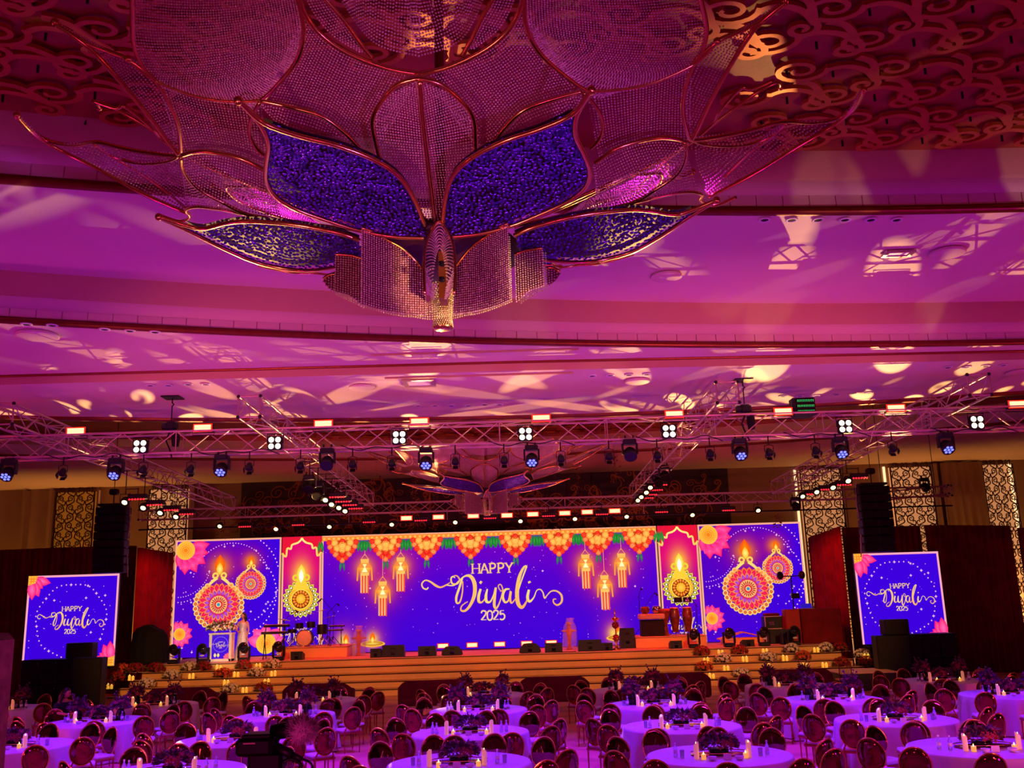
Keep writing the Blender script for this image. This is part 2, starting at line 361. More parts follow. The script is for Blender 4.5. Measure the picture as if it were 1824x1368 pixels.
# far coffer: relief dome, stepped bands on its far side
cpart('fascia', M['plaster'], [(off(CD, .1), 8.3), (off(CD, .1), 9.9)], ceil)
cpart('ceiling_relief_ground', M['relief'], [(off(CD, .1), 9.9), (off(CE, -1.2), 9.9)], ceil)
cpart('bronze_trim', M['bronze'], [(off(CE, -1.25), 9.95), (off(CE, -1.2), 9.7)], ceil)
cpart('fascia', M['beige'], [(off(CE, -1.2), 9.7), (off(CE, -.9), 9.45), (off(CE, -.7), 9.45)], ceil)
cpart('fascia', M['plaster'], [(off(CE, -.7), 9.45), (off(CE, -.6), 9.12), (off(CE, -.35), 9.12)], ceil)
cpart('bronze_trim', M['bronze'], [(off(CE, -.35), 9.12), (off(CE, -.35), 9.04), (off(CE, -.1), 9.04)], ceil)
cpart('fascia', M['beige'], [(off(CE, -.1), 9.04), (off(CE, 0), 8.62), (lambda x: 43, 8.6)], ceil)
# joint-band panels, one by one
def band(fy, dy, z0, z1, x0, x1, w):
    me = MB().box((0, 0, 0), (w-.022, .03, z1-z0)).mesh('band_panel', M['plaster'])
    x = x0
    while x < x1:
        a = atan2(fy(x+.2)-fy(x-.2), .4); link('band_panel', me, ceil, (x, fy(x)+dy, (z0+z1)/2), (0, 0, a)); x += w*cos(a)
band(CA, .045, 9.315, 9.515, -9.3, 10.2, .45); band(CB, .045, 8.315, 8.475, -11.6, 12.6, .43)
band(CE, -.68, 9.13, 9.44, -16, 14, 1.0)
# relief scrolls on the near coffer ceiling
def spiral(cx, cy, r0, turns, a0, dirn=1, k=.16, n=26, sx=1.35):
    pts = []
    for i in range(n+1):
        t = i/n; r = r0*((1-t)*(1-k)+k); a = a0+dirn*turns*2*pi*t; pts.append((cx+r*cos(a)*sx, cy+r*sin(a)))
    return pts
def scroll_mesh(w, th, m, s=1.0, name='scroll_relief'):
    mb = MB()
    p1 = spiral(0, 0, .27, 1.6, -pi*.1, 1); lead = catmull([(1.1, .18), (.9, -.02), (.68, -.12), (.5, -.12), (.365, -.05)], 5)
    path = lead+p1; n = len(path); ws = [w*(1-.45*i/n) for i in range(n)]
    mb.ribbon([(x*s, y*s) for x, y in path], [q*s for q in ws], th)
    p2 = spiral(.98, .30, .17, 1.35, -pi*.35, 1, sx=1.2); path = catmull([(.62, -.34), (.82, -.26), (.95, -.1), (1.03, .05)], 5)+p2
    n = len(path); mb.ribbon([(x*s, y*s) for x, y in path], [w*s*(1-.4*i/n) for i in range(n)], th*.9, -.006)
    return mb
me = scroll_mesh(.105, .06, M['scroll'], 1.1).mesh('scroll_relief', M['scroll'])
row = 0; y = 8.4
while y < 15.2:
    x = -9.5+(.62 if row % 2 else 0)
    while x < 10.5:
        if y < CA(x)-.15 and not (-4.6 < x < 3.1 and y > 11.8): link('scroll_relief', me, ceil, (x, y, 10.2), (0, pi, pi if row % 2 else 0) if False else (0, 0, (.1 if row % 2 else -.1)))
        x += 1.3
    y += .72; row += 1
for x in np.arange(-9.2, 10.4, .43):
    pass
pin = MB().box((0, 0, 0), (.03, .02, .12)).mesh('relief_stud', M['dark']); row = 0
for y in np.arange(9.0, 15, .72):
    for x in np.arange(-9, 10.4, .65):
        if y < CA(x)-.2 and not (-4.6 < x < 3.4): link('relief_stud', pin, ceil, (x+.2*(row % 2), y+.3, 10.2))
    row += 1
# far coffer relief scrolls
me2 = scroll_mesh(.085, .05, M['scroll'], 1.3).mesh('scroll_relief', M['scroll'])
for j, y in enumerate(np.arange(35.5, 39.2, 1.2)):
    for x in np.arange(-9.5, 8, 1.7): link('scroll_relief', me2, ceil, (x+.8*(j % 2), y, 9.84))
# ceiling downlights, discs, hatches
dl = MB().lathe([(.105, 0), (.105, -.015), (.07, -.02), (.065, .0)], n=20); 
dlm = dl.mesh('downlight_ring', M['card'], True); dwm = MB().lathe([(.064, -.012), (.0, -.012)], n=16).mesh('downlight_well', M['dark'])
DLP = [((x, y), 9.19) for x, y in ((1362, 391), (1410, 391), (1457, 391), (1505, 391), (1551, 391), (1597, 391))]
DLP += [((x, y), 8.2) for x, y in ((47, 577), (93, 579), (186, 586), (231, 589), (276, 591))]
DLP += [((x, y), 7.99) for x, y in ((268, 686), (300, 686), (335, 684), (366, 684), (745, 722), (775, 722), (804, 722), (834, 722), (863, 720), (890, 720), (1055, 669), (1087, 668), (1120, 667), (1152, 666), (1688, 654), (1722, 653), (1756, 651), (1787, 650), (1394, 705), (1425, 705), (1455, 704), (1490, 702), (1518, 700), (1547, 699))]
grpn = [('the right ceiling tier above the discs', 6), ('the left ceiling under the bronze trim', 5), ('the left ceiling before the hoist', 4), ('the middle ceiling above the truss', 6), ('the ceiling beside the small middle disc', 4), ('the far right ceiling', 4), ('the ceiling above the green rack', 6)]
gi = 0; cnt = 0; root = None
for (px, z) in DLP:
    if cnt == grpn[gi][1]: gi += 1; cnt = 0
    q = PZ(px[0], px[1], z); lab = 'round recessed downlight, %s in the row on %s' % (['first', 'second', 'third', 'fourth', 'fifth', 'sixth'][cnt], grpn[gi][0]); cnt += 1
    lab = ' '.join(lab.split()[:16])
    t = thing('ceiling_downlight', lab, 'downlight', q, 0, 'recessed ceiling downlights'); link('trim_ring', dlm, t); link('lamp_well', dwm, t)
for px, y_, z, r, d in ((67, 596, 8.2, .38, 'left near the second bronze trim'), (645, 689, 7.99, .3, 'left of the small square vent'), (1135, 678, 7.99, .3, 'beside four downlights'), (1187, 491, 9.17, .3, 'on the violet tier right of the chandelier'), (1687, 449, 9.18, .33, 'on the violet tier far right'), (1815, 662, 7.99, .3, 'cut by the right picture edge')):
    t = MB().lathe([(0, -.05), (r-.03, -.05), (r, -.035), (r, 0)], n=32).build('ceiling_disc', M['plaster'], None, True)
    t.location = PZ(px, y_, z); tag(t, 'round white ceiling disc '+d, 'ceiling disc', 'round ceiling discs')
for (px, y_, z, w_, d_, lb) in ((747, 681, 7.99, .72, .72, 'square ceiling vent with dark frame above the middle truss'), (1600, 450, 9.18, .55, .3, 'small rectangular ceiling hatch beside the far right disc')):
    t = thing('ceiling_vent', lb, 'vent', PZ(px, y_, z)); 
    MB().box((0, 0, -.01), (w_*.7, d_*.7, .02)).build('vent_plate', M['card'], t)
    f = MB()
    for s in (-1, 1): f.box((0, s*d_*.43, -.02), (w_, d_*.14, .04)); f.box((s*w_*.43, 0, -.02), (w_*.14, d_*.72, .04))
    f.build('vent_frame', M['steel'], t)
for px0, px1, y_, z in ((658, 1030, 627, 8.2), (683, 1020, 669, 7.99)):
    a, b_ = PZ(px0, y_+1, z), PZ(px1, y_-2, z); c = (a+b_)/2; t = MB().box((0, 0, -.01), (b_[0]-a[0], .05, .03)).build('linear_light', M['ledstrip'] if False else M['beige'])
    t.location = c; tag(t, 'thin recessed ceiling slot line, %s of the two above the truss' % ('upper' if z > 8.1 else 'lower'), 'ceiling slot')
# ---- walls
YW = 43.0
def wx(px, py=900, Y=YW): return PY(px, py, Y)[0]
wall = MB().box((0, YW+.1, 4.3), (56, .2, 8.65)).build('wall_back', M['wall']); struct(wall)
for s, n_ in ((-1, 'wall_left'), (1, 'wall_right')):
    struct(MB().box((s*27, 20, 4.9), (.2, 46, 10.6)).build(n_, M['wall']))
# mural of dark panels with gold scrolls
x0, x1 = wx(430), wx(1300)
mur = MB()
xs = [x0, wx(525), wx(640), wx(760), wx(900), wx(1010), wx(1055), wx(1190), x1]
for a, b_ in zip(xs[:-1], xs[1:]):
    MB().box(((a+b_)/2, YW-.06, 4.3), (b_-a-.03, .1, 8.55)).build('mural_panel', M['mural'], wall)
me3 = scroll_mesh(.07, .04, M['muralgold'], 1.0).xf(Matrix.Rotation(pi/2, 4, 'X')).mesh('mural_scroll', M['muralgold'])
for i in range(110):
    x = rng.uniform(x0+.5, x1-1.3); z = rng.uniform(5.9, 8.1); s = rng.uniform(.5, 1.15)
    o = link('mural_scroll', me3, wall, (x, YW-.16, z), (0, rng.uniform(0, 6.3), 0)); o.scale = (s, s, s)
# backlit lattice bays
lm = MB()
for zi in range(19):
    for xi in range(4):
        fl = -1 if (xi+zi) % 2 else 1; cx_, cz_ = xi*.44-.66, zi*.4+.2; r_ = .15 if xi % 2 else .12
        tail = catmull([(-fl*.16, -.3), (-fl*.02, -.24), (fl*.15, -.14), (fl*r_*1.02, 0)], 4)[:-1]
        sp_ = [(fl*x, y) for x, y in spiral(0, 0, r_, 1.45, 0, 1, .2, 20, 1.05)]
        pth = [(cx_+x, cz_+y) for x, y in list(tail)+sp_]; pth = [(clampx(x, -.87, .87), y) for x, y in pth]
        o_ = MB().ribbon(pth, [.045*(1-.35*i/len(pth)) for i in range(len(pth))], .05); o_.xf(Matrix.Rotation(pi/2, 4, 'X')); lm.add(o_.v, o_.f)
        o_ = MB().ribbon(catmull([(cx_-fl*.16, cz_-.3), (cx_-fl*.2, cz_-.16), (cx_-fl*.12, cz_-.08), (cx_-fl*.07, cz_-.15)], 4), .035, .045); o_.v = [(clampx(x, -.87, .87), y, z) for x, y, z in o_.v]; o_.xf(Matrix.Rotation(pi/2, 4, 'X')); lm.add(o_.v, o_.f)
for s in (-1, 1): lm.box((s*.88, 0, 3.6), (.05, .06, 7.4))
latm = lm.mesh('lattice', M['lattice'])
def bay(px, w, back, n, dy=0):
    x = wx(px); t = link('lattice_backlight_panel', MB().box((0, 0, 0), (w, .06, 8.4)).mesh('lattice_backlight_panel', back), wall, (x, YW-.05-dy, 4.2))
    l = link('scroll_lattice', latm, wall, (x, YW-.2-dy, 1.1)); l.scale = (w/1.8, 1, 1); return t
for px, w, bk in ((137, 1.75, 'goldback'), (302, 1.75, 'glowback'), (1464, 1.85, 'glowback'), (1626, 1.85, 'glowback'), (1782, 1.4, 'glowback')):
    bay(px, w, M[bk], 0)
for px in (340, 1420, 1580, 1806, 178):
    MB().box((wx(px), YW-.1, 4.25), (.09 if px > 400 else .05, .08, 8.4)).build('led_strip', M['ledstrip'] if px > 400 else M['card'], wall)
for px in (50, 96, 348, 1506, 1668, 1748):
    MB().box((wx(px), YW-.2, 4.25), (.14, .4, 8.5)).build('wall_pilaster', M['wall'], wall)
# ---- pleated drapes
def pleat(name, P, mt, z0=.0, amp=.07, pitch=.22, parent=None):
    # P: list of (x, y, ztop)
    cols = []; 
    for (xa, ya, za), (xb, yb, zb) in zip(P[:-1], P[1:]):
        Ld = hypot(xb-xa, yb-ya); n = max(2, int(Ld/pitch*6)); tx, ty = (xb-xa)/Ld, (yb-ya)/Ld
        for i in range(n):
            t = i/n; d = t*Ld; a = amp*(.6*sin(2*pi*d/pitch)+.4*sin(2*pi*d/pitch*.37+1.3)); cols.append((xa+(xb-xa)*t-ty*a, ya+(yb-ya)*t+tx*a, za+(zb-za)*t, a))
    G = []
    for h in (0, .35, .8, 1.0):
        G.append([(c[0], c[1], z0+(c[2]-z0)*h) for c in cols])
    mb = MB().grid(G); return mb
def drape(px, mt, label, cat='drape', name='stage_drape', **k):
    P = []
    for x, y, Y in px:
        q = PY(x, y, Y); P.append((q[0], q[1], q[2]))
    c = P[0]; mb = pleat(name, P, mt, **k); me = mb.mesh(name, mt, True); o = link(name, me); so = o.modifiers.new('thickness', 'SOLIDIFY'); so.thickness = .02
    return tag(o, label, cat, None)
drape([(-60, 982, 38), (110, 975, 38.4), (178, 973, 38.6), (246, 972, 38.6)], M['drape'], 'dark maroon pleated drape behind the left side screen')
drape([(247, 975, 37.2), (312, 985, 39.3)], M['drape'], 'red-lit maroon drape beside the left end of the screen wall', pitch=.3)
drape([(1438, 958, 39.4), (1496, 937, 37.0)], M['drape'], 'red-lit maroon drape beside the right end of the screen wall', pitch=.3)
drape([(1500, 940, 38.3), (1640, 936, 38.0)], M['drape'], 'dark maroon drape behind the right side screen')
drape([(1646, 935, 37.8), (1800, 936, 35.5)], M['drape'], 'tall dark maroon drape right of the right side screen')
drape([(1812, 940, 35.2), (1900, 940, 34.5)], M['drape'], 'narrow maroon drape at the right picture edge')
P_ = [(wx(1676), YW-.5, 8.5), (wx(1745), YW-.5, 8.5)]
o = link('window_curtain', pleat('c', P_, None, pitch=.35).mesh('window_curtain', M['wall'], True)); o.modifiers.new('thickness', 'SOLIDIFY').thickness = .02
tag(o, 'tall beige pleated wall curtain between the two right lattice bays', 'curtain')
# ---- stage: treads and risers, one board each
STF, NR, RH, TD = 34.3, 5, .24, .3
X0, X1 = PY(190, 1230, 34.3)[0], PY(1560, 1190, 34.3)[0]
stg = thing('stage_platform', 'wide low stage with five long amber steps and red carpeted top', 'stage', (0, 0, 0))
for k in range(NR):
    y0 = STF+TD*k; z = RH*k; ins = .28*k
    MB().bbox(((X0+X1)/2, y0+.03, z+RH/2-.025), (X1-X0-2*ins, .06, RH-.058), .008).build('riser', M['step'], stg)
    MB().box(((X0+X1)/2, y0+.05, z+RH-.035), (X1-X0-2*ins-.02, .03, .045)).build('joint_shade', M['stepline'], stg)  # dark strip in the joint, coloured for shade under the nosing
    if k < NR-1: MB().bbox(((X0+X1)/2, y0+TD/2+.0, z+RH-.008), (X1-X0-2*ins, TD+.03, .016), .004).build('tread', M['tread'], stg)
YS = STF+TD*(NR-1); ZS = RH*NR
MB().bbox(((X0+X1)/2, (YS+41)/2, ZS-.015), (X1-X0-2.2, 41-YS, .03), .006).build('stage_carpet', M['carpet'], stg)
MB().box(((X0+X1)/2, (YS+41)/2+.2, ZS/2-.02), (X1-X0-2.6, 41-YS-.2, ZS-.05)).build('substructure', M['dark'], stg)
def on_steps(px, py):
    best = None
    for k in range(NR-1):
        z = RH*(k+1); q = PZ(px, py, z); y0 = STF+TD*k; yc = min(max(q[1], y0+.12), y0+TD-.1); e = abs(q[1]-yc)
        if best is None or e < best[0]: best = (e, yc, z)
    q = PY(px, py, best[1]); return (q[0], best[1], best[2])
# ================================================================ LED screens and what they show
YL = 39.3
class Art:
    # flat print: coloured polygons in metres (u right, v up) on a screen; layer = small step outward
    def __init__(s, org, Y): s.mb = MB(); s.o = org; s.Y = Y; s.k = 0
    def P(s, x, y):
        q = PY(x, y, s.Y); return (q[0]-s.o[0], q[2]-s.o[1])
    def up(s, n=1): s.k += n; return s
    def poly(s, pts, c, c0=None):
        z = -.004-.0012*s.k; n = len(pts); cx = sum(p[0] for p in pts)/n; cy = sum(p[1] for p in pts)/n; l = lin(c); l0 = lin(c0) if c0 else l
        v = [(p[0], z, p[1]) for p in pts]+[(cx, z, cy)]
        s.mb.add(v, [(i, (i+1) % n, n) for i in range(n)], [l]*n+[l0])
    def disc(s, x, y, r, c, c0=None, n=14, ry=None): s.poly([(x+r*cos(2*pi*i/n), y+(ry or r)*sin(2*pi*i/n)) for i in range(n)], c, c0)
    def scal(s, x, y, r, c, c0=None, lobes=10, d=.15, rot=0): 
        n = lobes*4; s.poly([(x+r*(1-d+d*abs(cos(pi*i/4)))*cos(2*pi*i/n+rot), y+r*(1-d+d*abs(cos(pi*i/4)))*sin(2*pi*i/n+rot)) for i in range(n)], c, c0)
    def ring(s, x, y, r0, r1, c, n=28):
        z = -.004-.0012*s.k; v = []; l = lin(c)
        for i in range(n):
            a = 2*pi*i/n; v += [(x+r0*cos(a), z, y+r0*sin(a)), (x+r1*cos(a), z, y+r1*sin(a))]
        s.mb.add(v, [(2*i, 2*i+1, (2*i+3) % (2*n), (2*i+2) % (2*n)) for i in range(n)], [l]*(2*n))
    def petal(s, x, y, a, l, w, c, c0=None, base=0.):
        ca, sa = cos(a), sin(a); pr = [(0, 0), (.25, .38), (.5, .5), (.75, .36), (1, 0), (.75, -.36), (.5, -.5), (.25, -.38)]
        s.poly([(x+ca*(base+t*l)-sa*q*w, y+sa*(base+t*l)+ca*q*w) for t, q in pr], c, c0)
    def stroke(s, pts, w, c, c2=None, k=5, sm=True, zk=None):
        P = catmull(pts, k) if sm else pts; n = len(P); ws = np.interp(np.linspace(0, 1, n), np.linspace(0, 1, len(w)), w) if hasattr(w, '__len__') else [w]*n
        z = -.004-.0012*s.k; v = []; cc = []; l = np.array(lin(c)); l2 = np.array(lin(c2 or c))
        for i in range(n):
            a, b = P[max(i-1, 0)], P[min(i+1, n-1)]; dx, dy = b[0]-a[0], b[1]-a[1]; L_ = hypot(dx, dy) or 1; nx, ny = -dy/L_*ws[i]/2, dx/L_*ws[i]/2
            v += [(P[i][0]+nx, z, P[i][1]+ny), (P[i][0]-nx, z, P[i][1]-ny)]; q = tuple(l*(1-i/n)+l2*i/n); cc += [q, q]
        s.mb.add(v, [(2*i, 2*i+1, 2*i+3, 2*i+2) for i in range(n-1)], cc)
    def star(s, x, y, r, c=(255, 190, 235)):
        s.poly([(x+r*(1 if i % 2 == 0 else .42)*cos(pi*i/4), y+r*(1 if i % 2 == 0 else .42)*sin(pi*i/4)) for i in range(8)], c)
    def build(s, name, parent, loc):
        o = s.mb.build(name, M['screen'], parent); o.location = loc; return o
def bg(mb, w, h, fn, res=.07):
    nx, ny = int(w/res), int(h/res); v = []; c = []
    for j in range(ny+1):
        for i in range(nx+1):
            x, y = w*i/nx, h*j/ny; v.append((x, 0, y)); c.append(lin(tuple(max(0, min(255, q)) for q in fn(x, y))))
    mb.add(v, [(j*(nx+1)+i, j*(nx+1)+i+1, (j+1)*(nx+1)+i+1, (j+1)*(nx+1)+i) for j in range(ny) for i in range(nx)], c)
def mix(a, b, t): t = max(0, min(1, t)); return tuple(a[i]*(1-t)+b[i]*t for i in range(3))
GOLD = (255, 205, 110); GOLD2 = (255, 150, 60)
LET = {'H': ([(0, 0), (0, 1)], [(.7, 0), (.7, 1)], [(0, .52), (.7, .52)], 'B0', 'B.7', 'T0', 'T.7'),
       'A': ([(0, 0), (.38, 1)], [(.38, 1), (.78, 0)], [(.14, .36), (.62, .36)], 'B0', 'B.78'),
       'P': ([(0.1, 0), (0.1, 1)], [(.1, .96), (.42, .98), (.6, .86), (.6, .62), (.42, .48), (.1, .48)], 'B.1', 'T.1'),
       'Y': ([(0, 1), (.36, .48)], [(.72, 1), (.36, .48)], [(.36, .5), (.36, 0)], 'B.36', 'T0', 'T.72'),
       '2': ([(.05, .75), (.12, .95), (.32, 1), (.52, .9), (.52, .68), (.3, .35), (.02, .05)], [(.02, .05), (.58, .05)]),
       '0': ([(.3, 1), (.08, .85), (.03, .5), (.08, .15), (.3, 0), (.52, .15), (.57, .5), (.52, .85), (.3, 1)],),
       '5': ([(.52, .96), (.14, .96)], [(.14, .96), (.1, .55)], [(.1, .55), (.35, .64), (.56, .48), (.55, .2), (.34, .02), (.05, .08)])}
def word(A, txt, x, y, h, c, sp=.92, c2=None, wt=.16):
    for ch in txt:
        for q in LET[ch]:
            if isinstance(q, str):
                xx = float(q[1:]); yy = .03 if q[0] == 'B' else .97; A.stroke([(x+(xx-.17)*h, y+yy*h), (x+(xx+.17)*h, y+yy*h)], .07*h, c, sm=False)
            else: A.stroke([(x+p[0]*h, y+p[1]*h) for p in q], wt*h if len(q) > 2 or abs(q[0][0]-q[1][0]) < .5*abs(q[0][1]-q[1][1])+.3 else .07*h, c, c2, sm=len(q) > 2)
        x += h*(sp if ch != 'A' else sp+.04)
# the script word, traced as strokes in units where D's photo box is known (two crop frames -> photo px)
fa = lambda X, Y: (560+X/4.0235, 900+Y/4.0235)
fb = lambda X, Y: (880+X/4.0235, 900+Y/4.0235)
DIWALI = [([fa(818, 588), fa(805, 602), fa(780, 592), fa(772, 562), fa(798, 538), fa(835, 550), fa(870, 575), fa(905, 588), fa(945, 572), fa(975, 552)], [7, 9, 9, 9, 8, 11, 15, 11, 9, 5], 0),
          ([fa(1010, 520), fa(990, 512), fa(980, 530), fa(990, 562), fa(1025, 562), fa(1042, 535), fa(1022, 506), fa(995, 508)], [5, 9, 10, 11, 10, 9, 8, 6], 0),
          ([fa(945, 572), fa(1000, 574), fa(1040, 540), fa(1080, 508), fa(1120, 510), fa(1148, 560), fa(1148, 640), fa(1118, 715), fa(1082, 755), fa(1052, 752), fa(1058, 720), fa(1100, 690)], [6, 8, 9, 10, 22, 26, 24, 18, 14, 11, 8, 6], 1),
          ([fa(1062, 520), fa(1040, 590), fa(1018, 660), fa(1022, 700), fa(1045, 690), fa(1062, 620), fa(1064, 545)], [10, 14, 15, 12, 10, 9, 8], 1),
          ([fa(1192, 600), fa(1178, 650), fa(1180, 690), fa(1205, 692), fa(1238, 645)], [14, 18, 18, 9, 6], 1),
          ([fa(1186, 548), fa(1200, 558)], [16, 20], 1),
          ([fa(1240, 600), fa(1230, 650), fa(1235, 690), fa(1262, 690), fa(1285, 640), fa(1300, 590), fa(1292, 660), fa(1290, 720), fa(1305, 738), fa(1330, 690), fa(1350, 610), fa(1335, 568), fa(1318, 580), fa(1335, 612), fa(1368, 612)], [8, 18, 18, 10, 7, 13, 18, 18, 12, 8, 8, 7, 7, 6, 6], 1),
          ([fb(112, 600), fb(80, 606), fb(62, 650), fb(78, 694), fb(104, 680), fb(120, 615), fb(114, 670), fb(128, 700), fb(160, 660)], [7, 14, 17, 14, 9, 15, 17, 10, 6], 1),
          ([fb(160, 660), fb(190, 560), fb(222, 470), fb(232, 438), fb(210, 450), fb(180, 520), fb(165, 620), fb(172, 700), fb(200, 732), fb(232, 690), fb(245, 640)], [6, 8, 10, 12, 14, 22, 26, 26, 20, 10, 6], 1),
          ([fb(250, 605), fb(240, 660), fb(255, 690), fb(285, 660), fb(305, 612), fb(330, 603), fb(350, 625), fb(362, 665), fb(380, 645), fb(410, 616), fb(450, 616), fb(482, 645), fb(484, 690), fb(455, 715), fb(428, 700), fb(425, 675), fb(445, 672)], [14, 19, 15, 8, 6, 7, 8, 10, 6, 8, 10, 13, 13, 11, 9, 8, 6], 1),
          ([fb(250, 545), fb(256, 558)], [16, 20], 1)]
def greeting(A, s=1.0, at=None):
    # at: metres of the word's photo anchor (877,1045); s: scale
    def T(x, y):
        q = PY(x, y, YL); c = PY(877, 1045, YL); return ((q[0]-c[0])*s+at[0], (q[2]-c[2])*s+at[1])
    u = s*YL/1700
    for pts, w_, k in DIWALI:
        A.stroke([T(*p) for p in pts], [q/4.0235*u*1.08 for q in w_], (255, 225, 130), (255, 160, 80), k=5)
    x, y = T(842, 1022); word(A, 'HAPPY', x, y, 17*u, (255, 200, 120), .84)
    x, y = T(857, 1105); word(A, '2025', x, y, 16*u, (255, 205, 150), .66)
def flower(A, x, y, r, np_=8, c1=(255, 20, 110), c2=(255, 90, 180), core=(255, 130, 30), a0=0, arc=2*pi, rc=.42):
    n = np_
    for lay, (rr, cc, c0) in enumerate(((1.0, c1, c2), (.78, (255, 60, 150), c1))):
        for i in range(n): A.petal(x, y, a0+arc*i/n+(lay*.5*arc/n), r*rr, r*.52, cc, c0)
        A.up()
    A.disc(x, y, r*rc*1.05, (255, 200, 70), (255, 160, 40), 20); A.up(); A.disc(x, y, r*rc*.9, core, (255, 150, 40), 20); A.up()
    for q in (.3, .55, .8):
        for i in range(int(10+q*16)):
            a = 2*pi*i/int(10+q*16); A.disc(x+r*rc*q*cos(a), y+r*rc*q*sin(a), r*.022, (255, 220, 90), n=4)
    A.up()
def flame(A, x, y, h):
    A.petal(x, y, pi/2, h, h*.5, (255, 80, 10), (255, 150, 20)); A.up(); A.petal(x, y, pi/2, h*.6, h*.34, (255, 190, 30), (255, 250, 140)); A.up()
def lampmandala(A, x, y, r, flm):
    # tear-drop oil lamp: scroll border, red petal rings, blue centre
    # gold strap towards the flame
    A.stroke([(x-r*.95, y+r*.35), (x-r*.5, y+r*.95), (x-r*.12, y+r*1.28)], [r*.08, r*.12, r*.16], GOLD, (255, 230, 120)); A.stroke([(x+r*.95, y+r*.35), (x+r*.5, y+r*.95), (x+r*.12, y+r*1.28)], [r*.08, r*.12, r*.16], GOLD, (255, 230, 120)); A.up()
    n = 26
    for i in range(n+1):
        a = -pi/2+ (i/n-.5)*2*pi*.84; R_ = r*1.12; px, py = x+R_*cos(a), y+R_*sin(a)
        if a > .35 or a < -pi-.35:
            t = (a-.35)/(pi/2) if a > 0 else (-pi-.35-a)/(pi/2); t = min(1, t*1.15); sg = 1 if cos(a) > 0 else -1; px = x+sg*r*(1.1-1.0*t); py = y+r*(.38+.98*t)
        A.disc(px, py, r*.135, (255, 215, 120), (255, 120, 60), 10)
    A.up()
    for i in range(n+1):
        a = -pi/2+(i/n-.5)*2*pi*.84; R_ = r*1.12
        if -pi-.35 < a < .35: A.ring(x+R_*cos(a), y+R_*sin(a), r*.035, r*.07, (190, 50, 40), 8)
    for sg in (-1, 1): A.ring(x+sg*r*.2, y+r*1.38, r*.07, r*.16, (255, 215, 90), 12)
    A.up(); A.disc(x, y, r*.98, (215, 40, 80), (200, 20, 90), 30); A.up()
    for R_, n, c, c0, l, w_ in ((.62, 22, (255, 140, 60), (230, 20, 60), .42, .26), (.62, 22, (235, 15, 70), (255, 40, 110), .34, .2), (.44, 18, (255, 160, 100), (225, 40, 60), .34, .2), (.44, 18, (170, 40, 190), (200, 90, 220), .26, .15), (.3, 18, (240, 40, 90), (255, 60, 90), .2, .1)):
        for i in range(n): A.petal(x, y, 2*pi*(i+.5*(R_ == .44))/n, r*l, r*w_, c, c0, base=r*R_)
        A.up()
    A.disc(x, y, r*.42, (255, 190, 110), (255, 190, 110), 24); A.up()
    for i in range(20): A.petal(x, y, 2*pi*i/20, r*.22, r*.06, (190, 30, 60), base=r*.18)
    A.up(); A.disc(x, y, r*.2, (230, 30, 60), n=16); A.up(); A.disc(x, y, r*.13, (255, 200, 130), n=12); A.up(); A.disc(x, y, r*.08, (40, 160, 200), n=10); A.up()
    flame(A, x, y+r*1.4, flm)
def screen(name, label, x0, x1, z0, z1, Y, fn, edge=(255, 175, 140), th=.12, group=None):
    t = thing(name, label, 'screen', (x0, Y, z0)); w_, h_ = x1-x0, z1-z0
    MB().box((w_/2, th/2+.01, h_/2), (w_, th, h_)).build('cabinet', M['black'], t)
    p = MB(); bg(p, w_, h_, fn); p.build('display_panel', M['screen'], t)
    A = Art((x0, z0), Y-.0)
    e = .035
    for q in (([(0, h_-e), (w_, h_-e)], 2*e), ([(e, 0), (e, h_)], 2*e), ([(w_-e, 0), (w_-e, h_)], 2*e)): A.stroke(q[0], q[1], edge, sm=False)
    A.up(); return t, A, w_, h_
def dots(A, w_, h_, n, seed, avoid=None, big=.12, smax=.022):
    g = np.random.default_rng(seed)
    for i in range(n):
        x, y = g.uniform(.15, w_-.15), g.uniform(.15, h_-.2)
        if g.random() < big: A.star(x, y, .055, (255, 190, 230))
        else: A.disc(x, y, g.uniform(.008, smax), (235, 150, 255), n=6)
# ---- centre screen
zb, zt = ZS+.03, 5.86
xa, xb = PY(573, 1000, YL)[0], PY(1172, 1000, YL)[0]
lan = [(650, 1012), (682, 1052), (714, 1009), (1043, 1004), (1077, 1041), (1107, 1002)]
lam = [PY(x, y, YL) for x, y in lan]
fl3 = [PY(612, 1142, YL), PY(664, 1140, YL), PY(1093, 1128, YL)]
def f_main(x, y):
    t = y/(zt-zb); c = mix((58, 0, 215), (92, 0, 205), t*1.2); c = mix(c, (140, 0, 180), (t-.6)*1.5)
    for q in lam:
        d = hypot(x+xa-q[0], (y+zb-q[2])*.9); c = mix(c, (230, 30, 110), .6*exp(-(d/.75)**2)); c = mix(c, (255, 190, 40), 1.0*exp(-(d/.36)**2))
    for q in fl3:
        d = hypot(x+xa-q[0], (y+zb-q[2])*.8); c = mix(c, (225, 50, 130), .6*exp(-(d/.6)**2)); c = mix(c, (255, 210, 90), exp(-(d/.26)**2))
    return c
t, A, W_, H_ = screen('centre_screen', 'wide centre screen reading HAPPY Diwali 2025 with garlands and hanging lanterns', xa, xb, zb, zt, YL, f_main)
dots(A, W_, H_*.92, 170, 3, big=.02)
A.stroke([(0, H_-.13), (W_, H_-.13)], .17, (255, 150, 60), sm=False); A.up()
for i in range(70): A.scal(W_*(i+.5)/70, H_-.13, .1, (255, 110, 40), (255, 215, 90), 7)
A.up()
cl = [610, 687, 760, 838, 918, 995, 1065, 1138]
